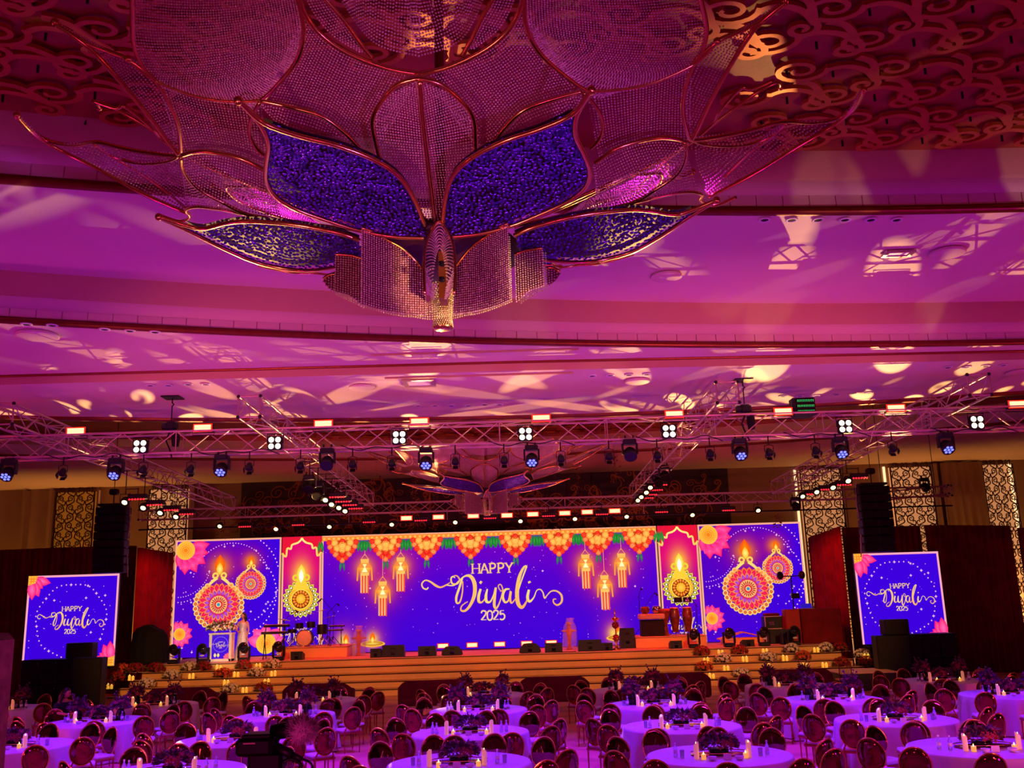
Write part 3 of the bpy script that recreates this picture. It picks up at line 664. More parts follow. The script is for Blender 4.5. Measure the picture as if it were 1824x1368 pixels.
for i, cx in enumerate(cl):
    x = PY(cx, 970, YL)[0]-xa; y = H_-.3
    for k in (-1.25, -.95, .95, 1.25) if 0 < i < 7 else (.95, 1.2, -1.2):
        for dx in (-.03, .04): A.petal(x+.82*k/1.1+dx, H_-.2, -pi/2+dx*3, .5, .12, (10, 110, 50), (60, 170, 60))
    A.petal(x-.05, y-.72, -pi/2-.08, .42, .1, (10, 110, 60), (60, 150, 80)); A.petal(x+.05, y-.72, -pi/2+.08, .42, .1, (10, 100, 60), (60, 150, 80)); A.up()
    A.poly([(x-.6, y+.1), (x+.6, y+.1), (x+.52, y-.2), (x+.1, y-.72), (x-.1, y-.72), (x-.52, y-.2)], (200, 70, 20)); A.up()
    for (dx, dy, r, k) in [(-.55, .02, .12, 1), (.55, .02, .12, 1), (-.5, -.16, .12, 0), (.5, -.16, .12, 0), (-.4, -.32, .13, 1), (.4, -.32, .13, 1), (-.27, -.46, .13, 0), (.27, -.46, .13, 0), (-.14, -.6, .12, 1), (.14, -.6, .12, 1), (0, -.7, .12, 0), (0, -.45, .12, 1), (-.32, 0, .15, 2), (.32, 0, .15, 2), (-.22, -.22, .15, 2), (.22, -.22, .15, 2), (0, -.3, .13, 2), (0, .06, .12, 1), (0, -.14, .19, 2)]:
        c = [((255, 90, 50), (255, 150, 80)), ((240, 20, 30), (255, 60, 30)), ((255, 150, 60), (255, 205, 90))][k]; A.scal(x+dx, y+dy, r, c[0], c[1], 9); A.ring(x+dx, y+dy, r*.4, r*.5, (255, 225, 120) if k != 1 else (255, 120, 60), 8); A.up() if r > .16 else None
    A.up()
for (q, tp) in zip(lam, (975, 985, 975, 970, 985, 965)):
    x, y = q[0]-xa, q[2]-zb
    A.stroke([(x, y+.5), (x, PY(850, tp, YL)[2]-zb)], .02, (255, 150, 120), sm=False)
    for s in (-1, 1): A.stroke([(x+s*.16, y+.34), (x, y+.56)], .02, (255, 170, 90), sm=False)
    A.up()
    for s in (-1, 1): A.poly([(x+s*.3, y), (x+s*.25, y-.02), (x+s*.27, y-.5), (x+s*.33, y-.5)], (255, 150, 50), (255, 170, 60))
    A.poly([(x-.14, y+.22), (x+.14, y+.22), (x+.3, y+.02), (x+.15, y-.2), (x-.15, y-.2), (x-.3, y+.02)], (255, 140, 50), (255, 220, 90)); A.up()
    A.poly([(x-.15, y+.2), (x+.15, y+.2), (x+.17, y+.36), (x-.17, y+.36)], (255, 190, 90)); A.poly([(x-.17, y-.18), (x+.17, y-.18), (x+.17, y-.3), (x-.17, y-.3)], (255, 200, 100))
    for s in (-1, 1): A.poly([(x, y+.02), (x+s*.28, y+.02), (x+s*.12, y+.18)], (255, 120, 60), (255, 160, 80))
    A.poly([(x-.12, y-.16), (x+.12, y-.16), (x, y+.06)], (255, 255, 190)); A.poly([(x-.08, y+.16), (x+.08, y+.16), (x, y-.02)], (255, 250, 160))
    for k in range(6): A.poly([(x-.17+k*.058, y-.3), (x-.12+k*.058, y-.3), (x-.12+k*.058, y-.98-.03*(k % 2)), (x-.17+k*.058, y-.98-.03*(k % 2))], (255, 60, 20) if k % 2 else (255, 200, 120), (255, 190, 90) if k % 2 == 0 else (255, 110, 40))
    A.up()
for (x_, y_, s) in ((664, 1147, 1), (1102, 1136, 1), (617, 1150, .5)):
    q = PY(x_, y_, YL); x, y = q[0]-xa, q[2]-zb
    A.disc(x, y, .5*s, (255, 190, 60), (230, 130, 30), 20, .12); A.up(); A.disc(x, y+.02, .42*s, (190, 100, 20), (255, 220, 90), 20, .08); A.up(); flame(A, x, y+.03, .42)
c = PY(877, 1045, YL); greeting(A, 1.0, (c[0]-xa, c[2]-zb))
A.build('displayed_picture', t, (0, 0, 0))
# ---- narrow arch panels
def arch_panel(x0, x1, label):
    w_, h_ = x1-x0, zt-zb
    def fn(x, y):
        c = mix((60, 0, 215), (120, 0, 190), (y-.9)/1.0); c = mix(c, (225, 0, 120), (y-1.7)/1.6)
        d = hypot(x-w_/2, (y-3.1)*.62); c = mix(c, (255, 190, 60), 1.1*exp(-(d/.42)**2)); return c
    t, A, W_, H_ = screen('arch_screen', label, x0, x1, zb, zt, YL, fn)
    dots(A, W_, 1.6, 26, 5, big=0)
    cx = W_/2
    # red corners above a cusped arch
    L_ = [(0, .86), (.1, .83), (.13, .9), (.22, .895), (.25, .93), (.38, .945), (.46, .965), (.5, 1.0-.012)]
    for s in (0, 1):
        P_ = [((q[0] if s == 0 else 1-q[0])*W_, q[1]*H_) for q in L_]
        for a, b_ in zip(P_[:-1], P_[1:]): A.poly([a, b_, (b_[0], H_), (a[0], H_)], (235, 20, 60), (240, 25, 50))
    A.up()
    for s in (0, 1): A.stroke([((q[0] if s == 0 else 1-q[0])*W_, q[1]*H_) for q in L_], .075, (255, 205, 90), (255, 245, 140), k=4)
    A.up()
    y = 2.15; r = .58
    for i in range(19):
        a = -pi/2+(i/18-.5)*2*pi*.86; A.petal(cx, y, a, .3, .2, (215, 225, 60), (255, 200, 60), base=r*.78)
    A.up()
    for i in range(19):
        a = -pi/2+(i/18-.5)*2*pi*.86; A.petal(cx, y, a, .2, .13, (120, 70, 20), (90, 40, 20), base=r*.84)
    A.up()
    for i in range(19):
        a = -pi/2+(i/18-.5)*2*pi*.86; A.disc(cx+r*1.02*cos(a), y+r*1.02*sin(a), .045, (255, 245, 230), n=8)
    A.disc(cx, y, r*.84, (255, 190, 40), (220, 120, 20), 28); A.up(); A.poly([(cx-.36, y+.36), (cx+.36, y+.36), (cx+.1, y+.85), (cx-.1, y+.85)], (255, 210, 60)); A.up()
    A.disc(cx, y-.02, r*.7, (120, 50, 10), (160, 70, 10), 24); A.up(); A.ring(cx, y-.02, r*.62, r*.7, (255, 220, 80)); 
    for i in range(16): A.petal(cx, y, 2*pi*i/16, .16, .1, (235, 90, 30), (255, 180, 60), base=.2)
    A.up(); A.scal(cx, y, .2, (255, 170, 30), (255, 210, 80), 12); A.up()
    for s in (-1, 1): A.ring(cx+s*.22, y+.84, .06, .14, (240, 215, 50), 12)
    A.petal(cx, y+.62, pi/2, .75, .34, (255, 220, 60), (255, 245, 130)); A.up(); A.petal(cx, y+.62, pi/2, .55, .2, (255, 255, 220), (255, 255, 255)); A.up()
    greeting(A, .33, (cx, .72))
    A.build('displayed_picture', t, (0, 0, 0))
arch_panel(PY(501, 1050, YL)[0], PY(571.5, 1050, YL)[0], 'narrow left screen showing a jewelled oil lamp under a cusped arch')
arch_panel(PY(1177, 1050, YL)[0], PY(1249, 1050, YL)[0], 'narrow right screen showing a jewelled oil lamp behind the hand drums')
# ---- large square side pictures of the screen wall
def big_panel(x0, x1, label):
    w_, h_ = x1-x0, zt-zb; a0 = PY(308, 1060, YL); 
    def q_(x, y):
        q = PY(x, y, YL); return (q[0]-a0[0], q[2]-zb)
    L1, L2 = q_(389, 1077), q_(446, 1040); F1, F2 = q_(392, 1010), q_(446, 1000)
    def fn(x, y):
        c = mix((70, 0, 205), (58, 0, 225), x/w_); c = mix(c, (110, 0, 175), .5*(y/h_)*(1-x/w_))
        for F_, k in ((F1, .95), (F2, .65)):
            d = hypot(x-F_[0], y-F_[1]); c = mix(c, (170, 0, 140), .7*exp(-(d/(1.0*k))**2)); c = mix(c, (255, 150, 20), .95*exp(-(d/(.48*k))**2))
        return c
    t, A, W_, H_ = screen('picture_screen', label, x0, x1, zb, zt, YL, fn)
    for (cx, cy, R_, a1, a2, n, sz) in ((2.3, 2.9, 1.55, 20, 175, 36, .022), (2.4, 3.0, 1.85, -60, 80, 28, .03), (.2, 3.6, 1.25, 190, 350, 34, .02), (.2, 3.6, 1.45, 200, 350, 30, .024), (2.5, 2.4, 1.65, -80, 60, 24, .03)):
        for i in range(n):
            a = radians(a1+(a2-a1)*i/n); x, y = cx+R_*cos(a), cy+R_*sin(a)
            if .1 < x < W_-.1 and .1 < y < H_-.1: A.disc(x, y, sz, (255, 190, 255), n=6)
    dots(A, W_, H_, 75, 11, big=.22, smax=.03); A.up()
    # corner flower cut by the frame: drawn as quarter blossoms kept inside the screen
    x, y = .42, H_-.42
    for i, a in enumerate(np.radians([-118, -90, -62, -34, -8, 14])): A.petal(x, y, a, [.72, .98, 1.02, 1.0, .95, 1.0][i], .5, (255, 15, 105), (255, 110, 190)); A.up()
    for i, a in enumerate(np.radians([-104, -76, -48, -20, 2])): A.petal(x, y, a, .8, .4, (255, 70, 160), (250, 20, 110)); A.up()
    A.disc(x, y, .38, (255, 190, 60), (255, 120, 20), 24); A.up()
    for R_ in (.1, .18, .26, .33):
        for i in range(int(R_*90)): A.disc(x+R_*cos(2*pi*i/int(R_*90)), y+R_*sin(2*pi*i/int(R_*90)), .018, (255, 225, 90), n=4)
    x, y = .32, q_(318, 1130)[1]
    for i, a in enumerate(np.radians([-75, -45, -12, 20, 52, 85, 110, -105])): A.petal(x, y, a, .54, .32, (255, 30, 110), (255, 120, 190))
    A.up(); A.disc(x, y, .24, (255, 190, 60), (255, 120, 30), 18); A.up()
    xx, yy = q_(473, 1150); yy = max(yy, .45)
    for a in np.radians([12, 48, 92, 132, 165]): A.petal(xx, yy, a, .78, .5, (255, 50, 150), (255, 120, 200)); A.up()
    A.disc(xx, yy, .4, (255, 200, 60), (255, 130, 30), 20); A.up()
    for R_ in (.12, .22, .32):
        for i in range(int(R_*80)): A.disc(xx+R_*cos(2*pi*i/int(R_*80)), yy+R_*sin(2*pi*i/int(R_*80)), .02, (255, 225, 90), n=4)
    A.up(); lampmandala(A, L2[0], L2[1], .5, .42); lampmandala(A, L1[0], L1[1], .83, .82)
    A.build('displayed_picture', t, (0, 0, 0)); return t
big_panel(PY(309, 1060, YL)[0], PY(499.5, 1050, YL)[0], 'large left picture screen with two red mandala lamps and pink blossoms')
big_panel(PY(1250, 1050, YL)[0], PY(1436, 1050, YL)[0], 'large right picture screen with two red mandala lamps beside the booth')
# ---- free standing side screens
def side_screen(px0, px1, py0, py1, Y, label):
    a, b_ = PY(px0, (py0+py1)/2, Y), PY(px1, (py0+py1)/2, Y); zt_ = PY((px0+px1)/2, py0, Y)[2]; zb_ = PY((px0+px1)/2, py1, Y)[2]
    t, A, W_, H_ = screen('side_screen', label, a[0], b_[0], zb_, zt_, Y, lambda x, y: (62, 0, 222), edge=(255, 170, 190))
    for i in range(46):
        aa = 2*pi*i/46; r = 1.24+.03*sin(7*aa); x, y = W_/2+r*cos(aa), H_/2+r*sin(aa)*1.02
        (A.star(x, y, .06, (255, 190, 225)) if i % 6 == 0 else A.disc(x, y, .027, (255, 180, 230), n=6))
    dots(A, W_, H_, 40, 21, big=.15); A.up()
    for (x, y, sg) in ((.0, H_, 1), (W_, .0, -1)):
        for aa, l in ((-12, .82), (-38, .62), (-64, .8), (-85, .85)):
            a_ = radians(aa) if sg > 0 else radians(180+aa)
            # keep petals inside the frame
            A.petal(x+sg*.12, y-sg*.12, a_, l*.86, .34, (255, 20, 110), (255, 110, 190)); A.up()
        A.poly([(x, y), (x+sg*.34, y), (x+sg*.26, y-sg*.26), (x, y-sg*.34)], (255, 170, 50), (255, 130, 30)); A.up()
        for i in range(9): A.disc(x+sg*(.06+.09*(i % 3)), y-sg*(.06+.09*(i//3)), .02, (255, 230, 100), n=5)
    greeting(A, .42, (W_/2, H_*.53)); A.build('displayed_picture', t, (0, 0, 0)); return t, a[0], b_[0], zb_, zt_
sl = side_screen(45, 208, 1024, 1188, 34.6, 'square side screen at far left reading HAPPY Diwali 2025 above black subwoofers')
sr = side_screen(1528, 1681, 984, 1146, 34.6, 'square side screen at far right reading HAPPY Diwali 2025 above black subwoofers')
for s_, nm in ((sl, 'left'), (sr, 'right')):
    t = thing('screen_stand', 'black support frame standing under the %s side screen' % nm, 'stand', ((s_[1]+s_[2])/2, 34.75, 0))
    for s in (-1, 0, 1): MB().box((s*1.2, 0, s_[3]/2), (.1, .1, s_[3])).build('post', M['black'], t)
    MB().box((0, .0, s_[3]-.06), (2.9, .14, .1)).build('crossbar', M['black'], t)
xl, xr = PY(309, 1060, YL)[0], PY(1436, 1050, YL)[0]
# ================================================================ the lotus chandelier (built once, second one copied)
AX, AY = -.66, 9.0
def S_out(r): return 6.55+.45*(r-.8)
def S_in(r): return 6.4+.2*(r-.8)
def S_mid(r): return 6.5+.36*(r-.8)
def hit(px, py, S):
    d = RAY(px, py); best = None; prev = None
    for Y in np.arange(3.2, 9.9, .06):
        q = _C+d*Y/d[1]; e = q[2]-S(hypot(q[0]-AX, q[1]-AY))
        if prev is not None and prev[0] < 0 <= e or (prev is not None and prev[0] > 0 >= e):
            t = prev[0]/(prev[0]-e); Yh = prev[1]+t*.06; q = _C+d*Yh/d[1]; return (q[0]-AX, q[1]-AY, q[2])
        if best is None or abs(e) < best[0]: best = (abs(e), q)
        prev = (e, Y)
    q = best[1]; return (q[0]-AX, q[1]-AY, q[2])
def beads(name, pts, r, m, shape='oct'):
    P = np.array(pts, dtype=np.float32); n = len(P)
    base = np.array([(1, 0, 0), (-1, 0, 0), (0, 1, 0), (0, -1, 0), (0, 0, 1), (0, 0, -1)], dtype=np.float32)
    tri = np.array([(0, 2, 4), (2, 1, 4), (1, 3, 4), (3, 0, 4), (2, 0, 5), (1, 2, 5), (3, 1, 5), (0, 3, 5)])
    th = rng.uniform(0, pi, n).astype(np.float32); c, s = np.cos(th), np.sin(th)
    B = np.repeat(base[None], n, 0)*r; B = np.stack([B[..., 0]*c[:, None]-B[..., 1]*s[:, None], B[..., 0]*s[:, None]+B[..., 1]*c[:, None], B[..., 2]], -1)
    V = (P[:, None]+B).reshape(-1, 3); Fc = (tri[None]+6*np.arange(n)[:, None, None]).reshape(-1, 3)
    return np_mesh(name, V, Fc, m)
def respx(c, n):
    c = np.array(catmull(c, 8)); d = np.r_[0, np.cumsum(np.hypot(*np.diff(c, axis=0).T))]; s = np.linspace(0, d[-1], n)
    return np.c_[np.interp(s, d, c[:, 0]), np.interp(s, d, c[:, 1])]
chl = thing('lotus_chandelier', 'huge lotus-shaped chandelier of gold tubes and crystal beads filling the foreground ceiling', 'chandelier', (AX, AY, 0))
def four(name, me, flips=((1, 1), (-1, 1), (1, -1), (-1, -1)), par=chl):
    for sx, sy in flips:
        o = link(name, me, par); o.scale = (sx, sy, 1); o.location.z = .42 if sy < 0 else 0
def tubec(px, S, r=.022, dz=0, flips=((1, 1), (-1, 1), (1, -1), (-1, -1)), name='gold_tube', tip=False):
    P = [hit(x, y, S) for x, y in px]; P = catmull([(a, b, c+dz) for a, b, c in P], 5)
    mb = MB().tube(P, r, 7)
    if tip: mb.ell(P[0], r*1.7, 8, 6)
    four(name, mb.mesh(name, M['gold'], True), flips)
def net(A, B, S, sp=4.7, rows=None, dz=0, sag=0, m='bead', r=.0118, flips=((1, 1), (-1, 1), (1, -1), (-1, -1))):
    a = respx(A, 40); b = respx(B, 40); dmax = max(hypot(*(a[i]-b[i])) for i in range(40))
    L_ = np.hypot(*np.diff(a, axis=0).T).sum(); nr = rows or max(3, int(max(L_, np.hypot(*np.diff(b, axis=0).T).sum())/5.4)); a = respx(A, nr); b = respx(B, nr); pts = []
    # coarse grid of surface hits, then bilinear beads
    G = []; nu = 9
    for i in range(nr):
        row = []
        for j in range(nu):
            t = j/(nu-1); q = a[i]*(1-t)+b[i]*t; q = (q[0], q[1]+sag*4*t*(1-t)); row.append(hit(q[0], q[1], S))
        G.append(row)
    G = np.array(G)
    for i in range(nr):
        d = hypot(*(a[i]-b[i])); n = max(2, int(d/sp))
        for k in range(n+1):
            t = k/n*(nu-1); j = min(int(t), nu-2); f = t-j; p = G[i][j]*(1-f)+G[i][j+1]*f; pts.append((p[0], p[1], p[2]+dz))
    me = beads('bead_net', pts, r, M[m])
    for sx, sy in flips:
        o = link('bead_net', me, chl); o.scale = (sx, sy, 1); o.location.z = .42 if sy < 0 else 0; o['kind'] = 'stuff'
FR = ((1, 1), (-1, 1))
tubec([(235, -40), (236, 20), (239, 79), (256, 118), (281, 148), (305, 190), (318, 225), (322, 263), (321, 277)], S_out)
tubec([(522, -35), (536, 20), (541, 60), (527, 110), (484, 162), (465, 178)], S_out)
tubec([(228, 105), (255, 128), (285, 147), (351, 171), (400, 179), (438, 180), (465, 178)], S_out, tip=True, r=.02)
tubec([(98, 40), (130, 62), (165, 80), (200, 94), (232, 108), (281, 146)], S_out, tip=True)
tubec([(98, 40), (130, 60), (165, 87), (205, 130), (240, 172), (272, 212), (300, 250), (318, 272)], S_out, dz=-.02)
tubec([(30, 205), (60, 235), (90, 252), (130, 258), (170, 253), (210, 262), (250, 270), (305, 277), (322, 276)], S_out, tip=True, flips=FR)
tubec([(30, 205), (60, 236), (110, 266), (170, 296), (250, 340), (331, 376)], S_out, dz=-.02, flips=FR)
tubec([(170, 257), (195, 275), (230, 288), (270, 291), (305, 285), (322, 275)], S_out, tip=True, r=.018)
tubec([(170, 258), (205, 282), (240, 302), (300, 345), (333, 372)], S_out, r=.014, flips=FR)
tubec([(745, 132), (690, 122), (620, 95), (572, 62), (542, 22), (528, -25)], S_out)
tubec([(562, -20), (590, 10), (615, 40), (642, 78), (664, 104)], S_out, r=.018)
tubec([(745, 140), (710, 150), (684, 175), (664, 210), (668, 250), (680, 290), (712, 340), (757, 392)], S_mid, r=.02)
tubec([(748, 140), (752, 200), (760, 270), (775, 390)], S_mid, r=.022, flips=((1, 1), (1, -1)), dz=-.02)
tubec([(465, 180), (504, 188), (570, 206), (614, 237), (640, 264)], S_mid, r=.018)
tubec([(463, 182), (447, 212), (445, 240), (458, 266), (478, 282)], S_mid, r=.018)
tubec([(324, 277), (345, 271), (375, 271), (430, 283), (478, 308)], S_mid, r=.02)
tubec([(322, 280), (326, 303), (351, 335), (395, 360), (440, 382), (510, 400), (600, 412)], S_mid, r=.02)
tubec([(281, 382), (315, 394), (331, 392), (338, 384), (331, 374), (351, 368), (395, 373), (440, 382), (520, 395), (640, 410)], S_mid, r=.018, dz=.0)
net([(235, -35), (239, 79), (281, 148), (351, 171), (430, 180)], [(524, -35), (541, 60), (527, 110), (484, 162), (466, 177)], S_out, sag=16)
net([(104, 45), (165, 87), (205, 130), (272, 212), (318, 270)], [(110, 46), (200, 94), (250, 115), (290, 165), (314, 210), (322, 268)], S_out, sag=4)
net([(283, 150), (351, 173), (438, 182), (465, 182)], [(322, 276), (375, 272), (430, 284), (474, 300)], S_out)
net([(541, 30), (575, 72), (630, 105), (745, 136)], [(468, 182), (570, 206), (636, 258), (674, 262)], S_out)
net([(540, -25), (555, 15), (590, 60), (640, 92)], [(570, -25), (595, 15), (620, 45), (655, 92)], S_out)
net([(580, -35), (640, -36), (750, -36)], [(600, 20), (664, 104), (746, 130)], S_out, dz=.15, sp=6)
net([(745, 144), (684, 177), (666, 212), (680, 290), (712, 340), (757, 390)], [(746, 144), (751, 180), (755, 220), (762, 300), (768, 350), (775, 390)], S_mid)
net([(467, 182), (504, 190), (570, 208), (614, 238), (640, 262)], [(470, 192), (500, 222), (560, 243), (600, 254), (640, 268)], S_mid)
net([(324, 279), (375, 273), (430, 285), (478, 309), (482, 325)], [(326, 300), (351, 333), (395, 358), (440, 380), (500, 390)], S_mid)
net([(326, 305), (351, 337), (395, 362), (440, 384), (510, 400)], [(333, 370), (351, 370), (395, 375), (440, 384), (520, 402)], S_mid)
net([(172, 260), (205, 284), (240, 303), (300, 345), (333, 370)], [(172, 258), (230, 288), (305, 285), (322, 300), (335, 366)], S_out, flips=FR, r=.015)
net([(35, 212), (60, 237), (110, 267), (250, 340), (329, 374)], [(38, 210), (90, 253), (170, 257), (240, 301), (332, 371)], S_out, flips=FR, r=.015)
net([(170, 255), (230, 286), (290, 290), (320, 276)], [(172, 254), (215, 264), (265, 272), (318, 276)], S_out, dz=.02, flips=FR, r=.015)
# violet pebble petals
def pebbles(U, Lw, S, n, seed, flips=((1, 1), (-1, 1), (1, -1), (-1, -1))):
    g = np.random.default_rng(seed); a, b = respx(U, 30), respx(Lw, 30); G = []
    for j in range(13):
        t = j/12; G.append([hit(*(a[i]*(1-t)+b[i]*t), S) for i in range(30)])
    mb = MB().grid([[(p[0], p[1], p[2]+.03) for p in row] for row in G]); me = mb.mesh('petal_backing', M['pebbleback'], True); four('petal_backing', me, flips)
    G = np.array(G); cand = []
    area = np.hypot(*(a[15]-b[15])); T_, Kk = [], 0
    P2 = []
    while len(P2) < n and Kk < n*14:
        Kk += 1; u, v = g.uniform(0, 29), g.uniform(0, 12); i, j = int(min(u, 28)), int(min(v, 11)); fu, fv = u-i, v-j
        q = (a[i]*(1-fu)+a[i+1]*fu)*(1-v/12)+(b[i]*(1-fu)+b[i+1]*fu)*(v/12)
        if all((q[0]-o[0])**2+((q[1]-o[1])*1.2)**2 > 30 for o in P2[-2500:]):
            P2.append(q); p = (G[j][i]*(1-fu)+G[j][i+1]*fu)*(1-fv)+(G[j+1][i]*(1-fu)+G[j+1][i+1]*fu)*fv
            e1 = G[j][i+1]-G[j][i]; e2 = G[j+1][i]-G[j][i]; nn = np.cross(e1, e2); nn = nn/(np.linalg.norm(nn)+1e-9); nn = nn if nn[2] < 0 else -nn
            cand.append((p, e1/(np.linalg.norm(e1)+1e-9), nn))
    V, Fc = [], []
    for p, e1, nn in cand:
        t = g.uniform(0, pi); e2 = np.cross(nn, e1); x = e1*cos(t)+e2*sin(t); y = -e1*sin(t)+e2*cos(t); nn = nn+x*g.uniform(-.35, .35)+y*g.uniform(-.35, .35)
        s = g.uniform(.016, .023); o = len(V); 
        for k in range(6): V.append(p+x*s*1.25*cos(k*pi/3)+y*s*.8*sin(k*pi/3))
        for k in range(6): V.append(p+x*s*.7*cos(k*pi/3)+y*s*.45*sin(k*pi/3)+nn*s*.75)
        V.append(p+nn*s*.8)
        for k in range(6): q = (k+1) % 6; Fc += [(o+k, o+q, o+6+q), (o+k, o+6+q, o+6+k), (o+6+k, o+6+q, o+12)]
    me = np_mesh('crystal_pebbles', np.array(V), np.array(Fc), M['pebble'])
    for sx, sy in flips:
        o = link('crystal_pebbles', me, chl); o.scale = (sx, sy, 1); o.location.z = .42 if sy < 0 else 0; o['kind'] = 'stuff'
UA = [(425, 175), (450, 200), (480, 220), (540, 240), (600, 255), (665, 280), (710, 310), (737, 350), (757, 397)]
LA = [(425, 175), (445, 195), (468, 225), (478, 255), (474, 290), (475, 320), (492, 347), (530, 370), (600, 395), (645, 408), (700, 418), (755, 420)]
UC = [(283, 383), (330, 398), (362, 404), (400, 395), (440, 391), (520, 396), (600, 411), (640, 424)]
LC = [(283, 383), (340, 410), (400, 440), (460, 465), (520, 477), (560, 478), (600, 472), (640, 464)]
pebbles([(470, 216)]+UA[3:], [(470, 218)]+LA[3:], S_in, 1500, 1)
pebbles(UC[1:], LC[1:], S_in, 900, 2, FR)
for c in (UA, LA, UC, LC): tubec(c, S_in, dz=-.02, tip=c in (UA, UC), r=.022, flips=FR if c in (UC, LC) else ((1, 1), (-1, 1), (1, -1), (-1, -1)))
tubec([(600, 478), (585, 484), (560, 482), (520, 481), (460, 469)], S_in, r=.012, dz=-.03, flips=FR)
# hub, rod, crystal skirt
MB().lathe([(.0, 6.56), (.75, 6.56), (.8, 6.5), (.78, 6.44), (.55, 6.38), (.2, 6.3), (0, 6.3)][::-1], n=32).build('hub', M['pebbleback'], chl, True)
MB().cyl((0, 0, 6.3), (0, 0, 10.2), .05).build('suspension_rod', M['bronze'], chl)
MB().lathe([(.0, 10.05), (.45, 10.08), (.5, 10.22)], n=24).build('ceiling_rose', M['bronze'], chl, True)
def curtain(top, bot, Ya, Yb, m='bead', sp=4.0, flips=((1, 1), (-1, 1)), cap=True, xr=None, r=.0108):
    # hanging strands between a top and bottom edge given at photo places; depth runs from Ya to Yb along the panel
    x0, x1 = top[0][0], top[-1][0]; T = np.array(catmull(top, 6)); B = np.array(catmull(bot, 6)); pts = []; n = int(abs(x1-x0)/4.2)
    tp = []
    for i in range(n+1):
        t = i/n; x = x0+(x1-x0)*t; o_ = np.argsort(T[:, 0]); yt = np.interp(x, T[o_, 0], T[o_, 1]); ob = np.argsort(B[:, 0]); yb = np.interp(x, B[ob, 0], B[ob, 1]); Y = Ya+(Yb-Ya)*t; tp.append(tuple(PY(x, yt, Y)-np.array([AX, AY, 0])))
        k = max(1, int((yb-yt)/sp))
        a, b = PY(x, yt, Y), PY(x, yb, Y)
        for j in range(k+1): q = a+(b-a)*j/k; pts.append((a[0]-AX+rng.uniform(-.001, .001), q[1]*0+a[1]-AY, a[2]+(b[2]-a[2])*j/k))
    me = beads('crystal_strands', pts, r, M[m])
    if cap:
        sh = []
        for i in range(n+1):
            t = i/n; x = x0+(x1-x0)*t; yt = np.interp(x, T[o_, 0], T[o_, 1]); yb = np.interp(x, B[ob, 0], B[ob, 1])-1.5; Y = Ya+(Yb-Ya)*t+.03; sh.append([tuple(PY(x, yt, Y)-np.array([AX, AY, 0])), None]); p_ = sh[-1][0]; sh[-1][1] = (p_[0], p_[1], PY(x, yb, Y)[2])
        four('crystal_sheet', MB().grid(sh).mesh('crystal_sheet', M['sheet'], True), flips)
    for sx, sy in flips: o = link('crystal_strands', me, chl); o.scale = (sx, sy, 1); o.location.z = .42 if sy < 0 else 0; o['kind'] = 'stuff'
    if cap:
        four('gold_rail', MB().tube(tp, .016, 6).mesh('gold_rail', M['gold'], True), flips)
curtain([(757, 485), (735, 460), (712, 440), (690, 428), (668, 414), (645, 406)], [(757, 560), (735, 560), (700, 556), (670, 550), (645, 542)], 8.6, 8.15)
curtain([(757, 486), (735, 470), (700, 448), (645, 430)], [(757, 562), (735, 564), (700, 560), (645, 545)], 8.7, 8.25, cap=False, m='bead_lit')
curtain([(648, 462), (630, 456), (612, 454), (598, 453)], [(648, 545), (640, 540), (625, 528), (598, 520)], 8.65, 8.6)
curtain([(648, 464), (625, 460), (600, 462)], [(648, 548), (640, 543), (600, 524)], 8.95, 8.9, cap=False, m='bead_lit')
curtain([(600, 488), (585, 490), (576, 497)], [(600, 520), (588, 516), (576, 502)], 8.9, 8.9)
curtain([(782, 530), (760, 540), (727, 556)], [(782, 566), (760, 568), (727, 562)], 8.7, 8.6, m='bead_lit', cap=False)
curtain([(783, 430), (757, 425), (735, 430), (712, 440)], [(783, 470), (757, 480), (712, 450)], 8.9, 8.85, cap=False)
# front loops: pointed-arch petals with dark slot
for sy in (1, -1):
    arch = []
    for a, (w0, w1, rows) in enumerate((((28, 13, 9)),)):
        pass
Ta = []; g = []
for k in range(9):
    f = k/8; wd = 27-13*f; top = 398+44*f; P_ = []
    for i in range(41):
        u = i/40*2-1; x = 783+wd*u*(1-.0*abs(u)); s = abs(u); y = top+ (70*(s**2.2)); 
        P_.append((x, y))
    # arch flank points then straight falls
    for s_ in (-1, 1):
        x = 783+s_*wd
        for yy in np.arange(top+70, 528+6*f, 4): P_.append((x-(s_)*max(0, (yy-490))*.28*(1-f*.6), yy))
    for x, y in P_:
        q = PY(x, y, 8.0+.02*k); Ta.append((q[0]-AX, q[1]-AY, q[2]))
me = beads('arch_petal_beads', Ta, .0085, M['bead'])
for sy in (1,): o = link('arch_petal_beads', me, chl); o.scale = (1, sy, 1); o['kind'] = 'stuff'
rim = [(757, 525), (755, 480), (758, 440), (768, 412), (783, 394), (798, 412), (808, 440), (811, 480), (809, 525)]
four('gold_rail', MB().tube([tuple(PY(x, y, 7.99)-np.array([AX, AY, 0])) for x, y in catmull(rim, 4)], .014, 6).mesh('gold_rail', M['gold'], True), ((1, 1),))
sl_ = MB(); a = PY(787, 455, 8.3); b = PY(787, 520, 8.3)
sl_.box(((a[0]-AX), a[1]-AY+.15, (a[2]+b[2])/2), (.07, .25, a[2]-b[2]+.1)); sl_.build('inner_column', M['bronze'], chl)
for i in range(2):
    q = PY(787, 470+28*i, 8.25); MB().lathe([(.0, 0), (.03, .01), (.03, .05), (0, .05)], n=12).xf(Matrix.Translation((q[0]-AX, q[1]-AY, q[2]-.03))).build('inner_lamp', M['lens'], chl, True)
zf = 5.70
fin = []
for j in range(22):
    z = zf+.03+j*.02; r = .085+.03*abs(j/21-.25)**1.2*2.2
    for k in range(26): fin.append((r*cos(2*pi*k/26+j*.1), r*sin(2*pi*k/26+j*.1), z))
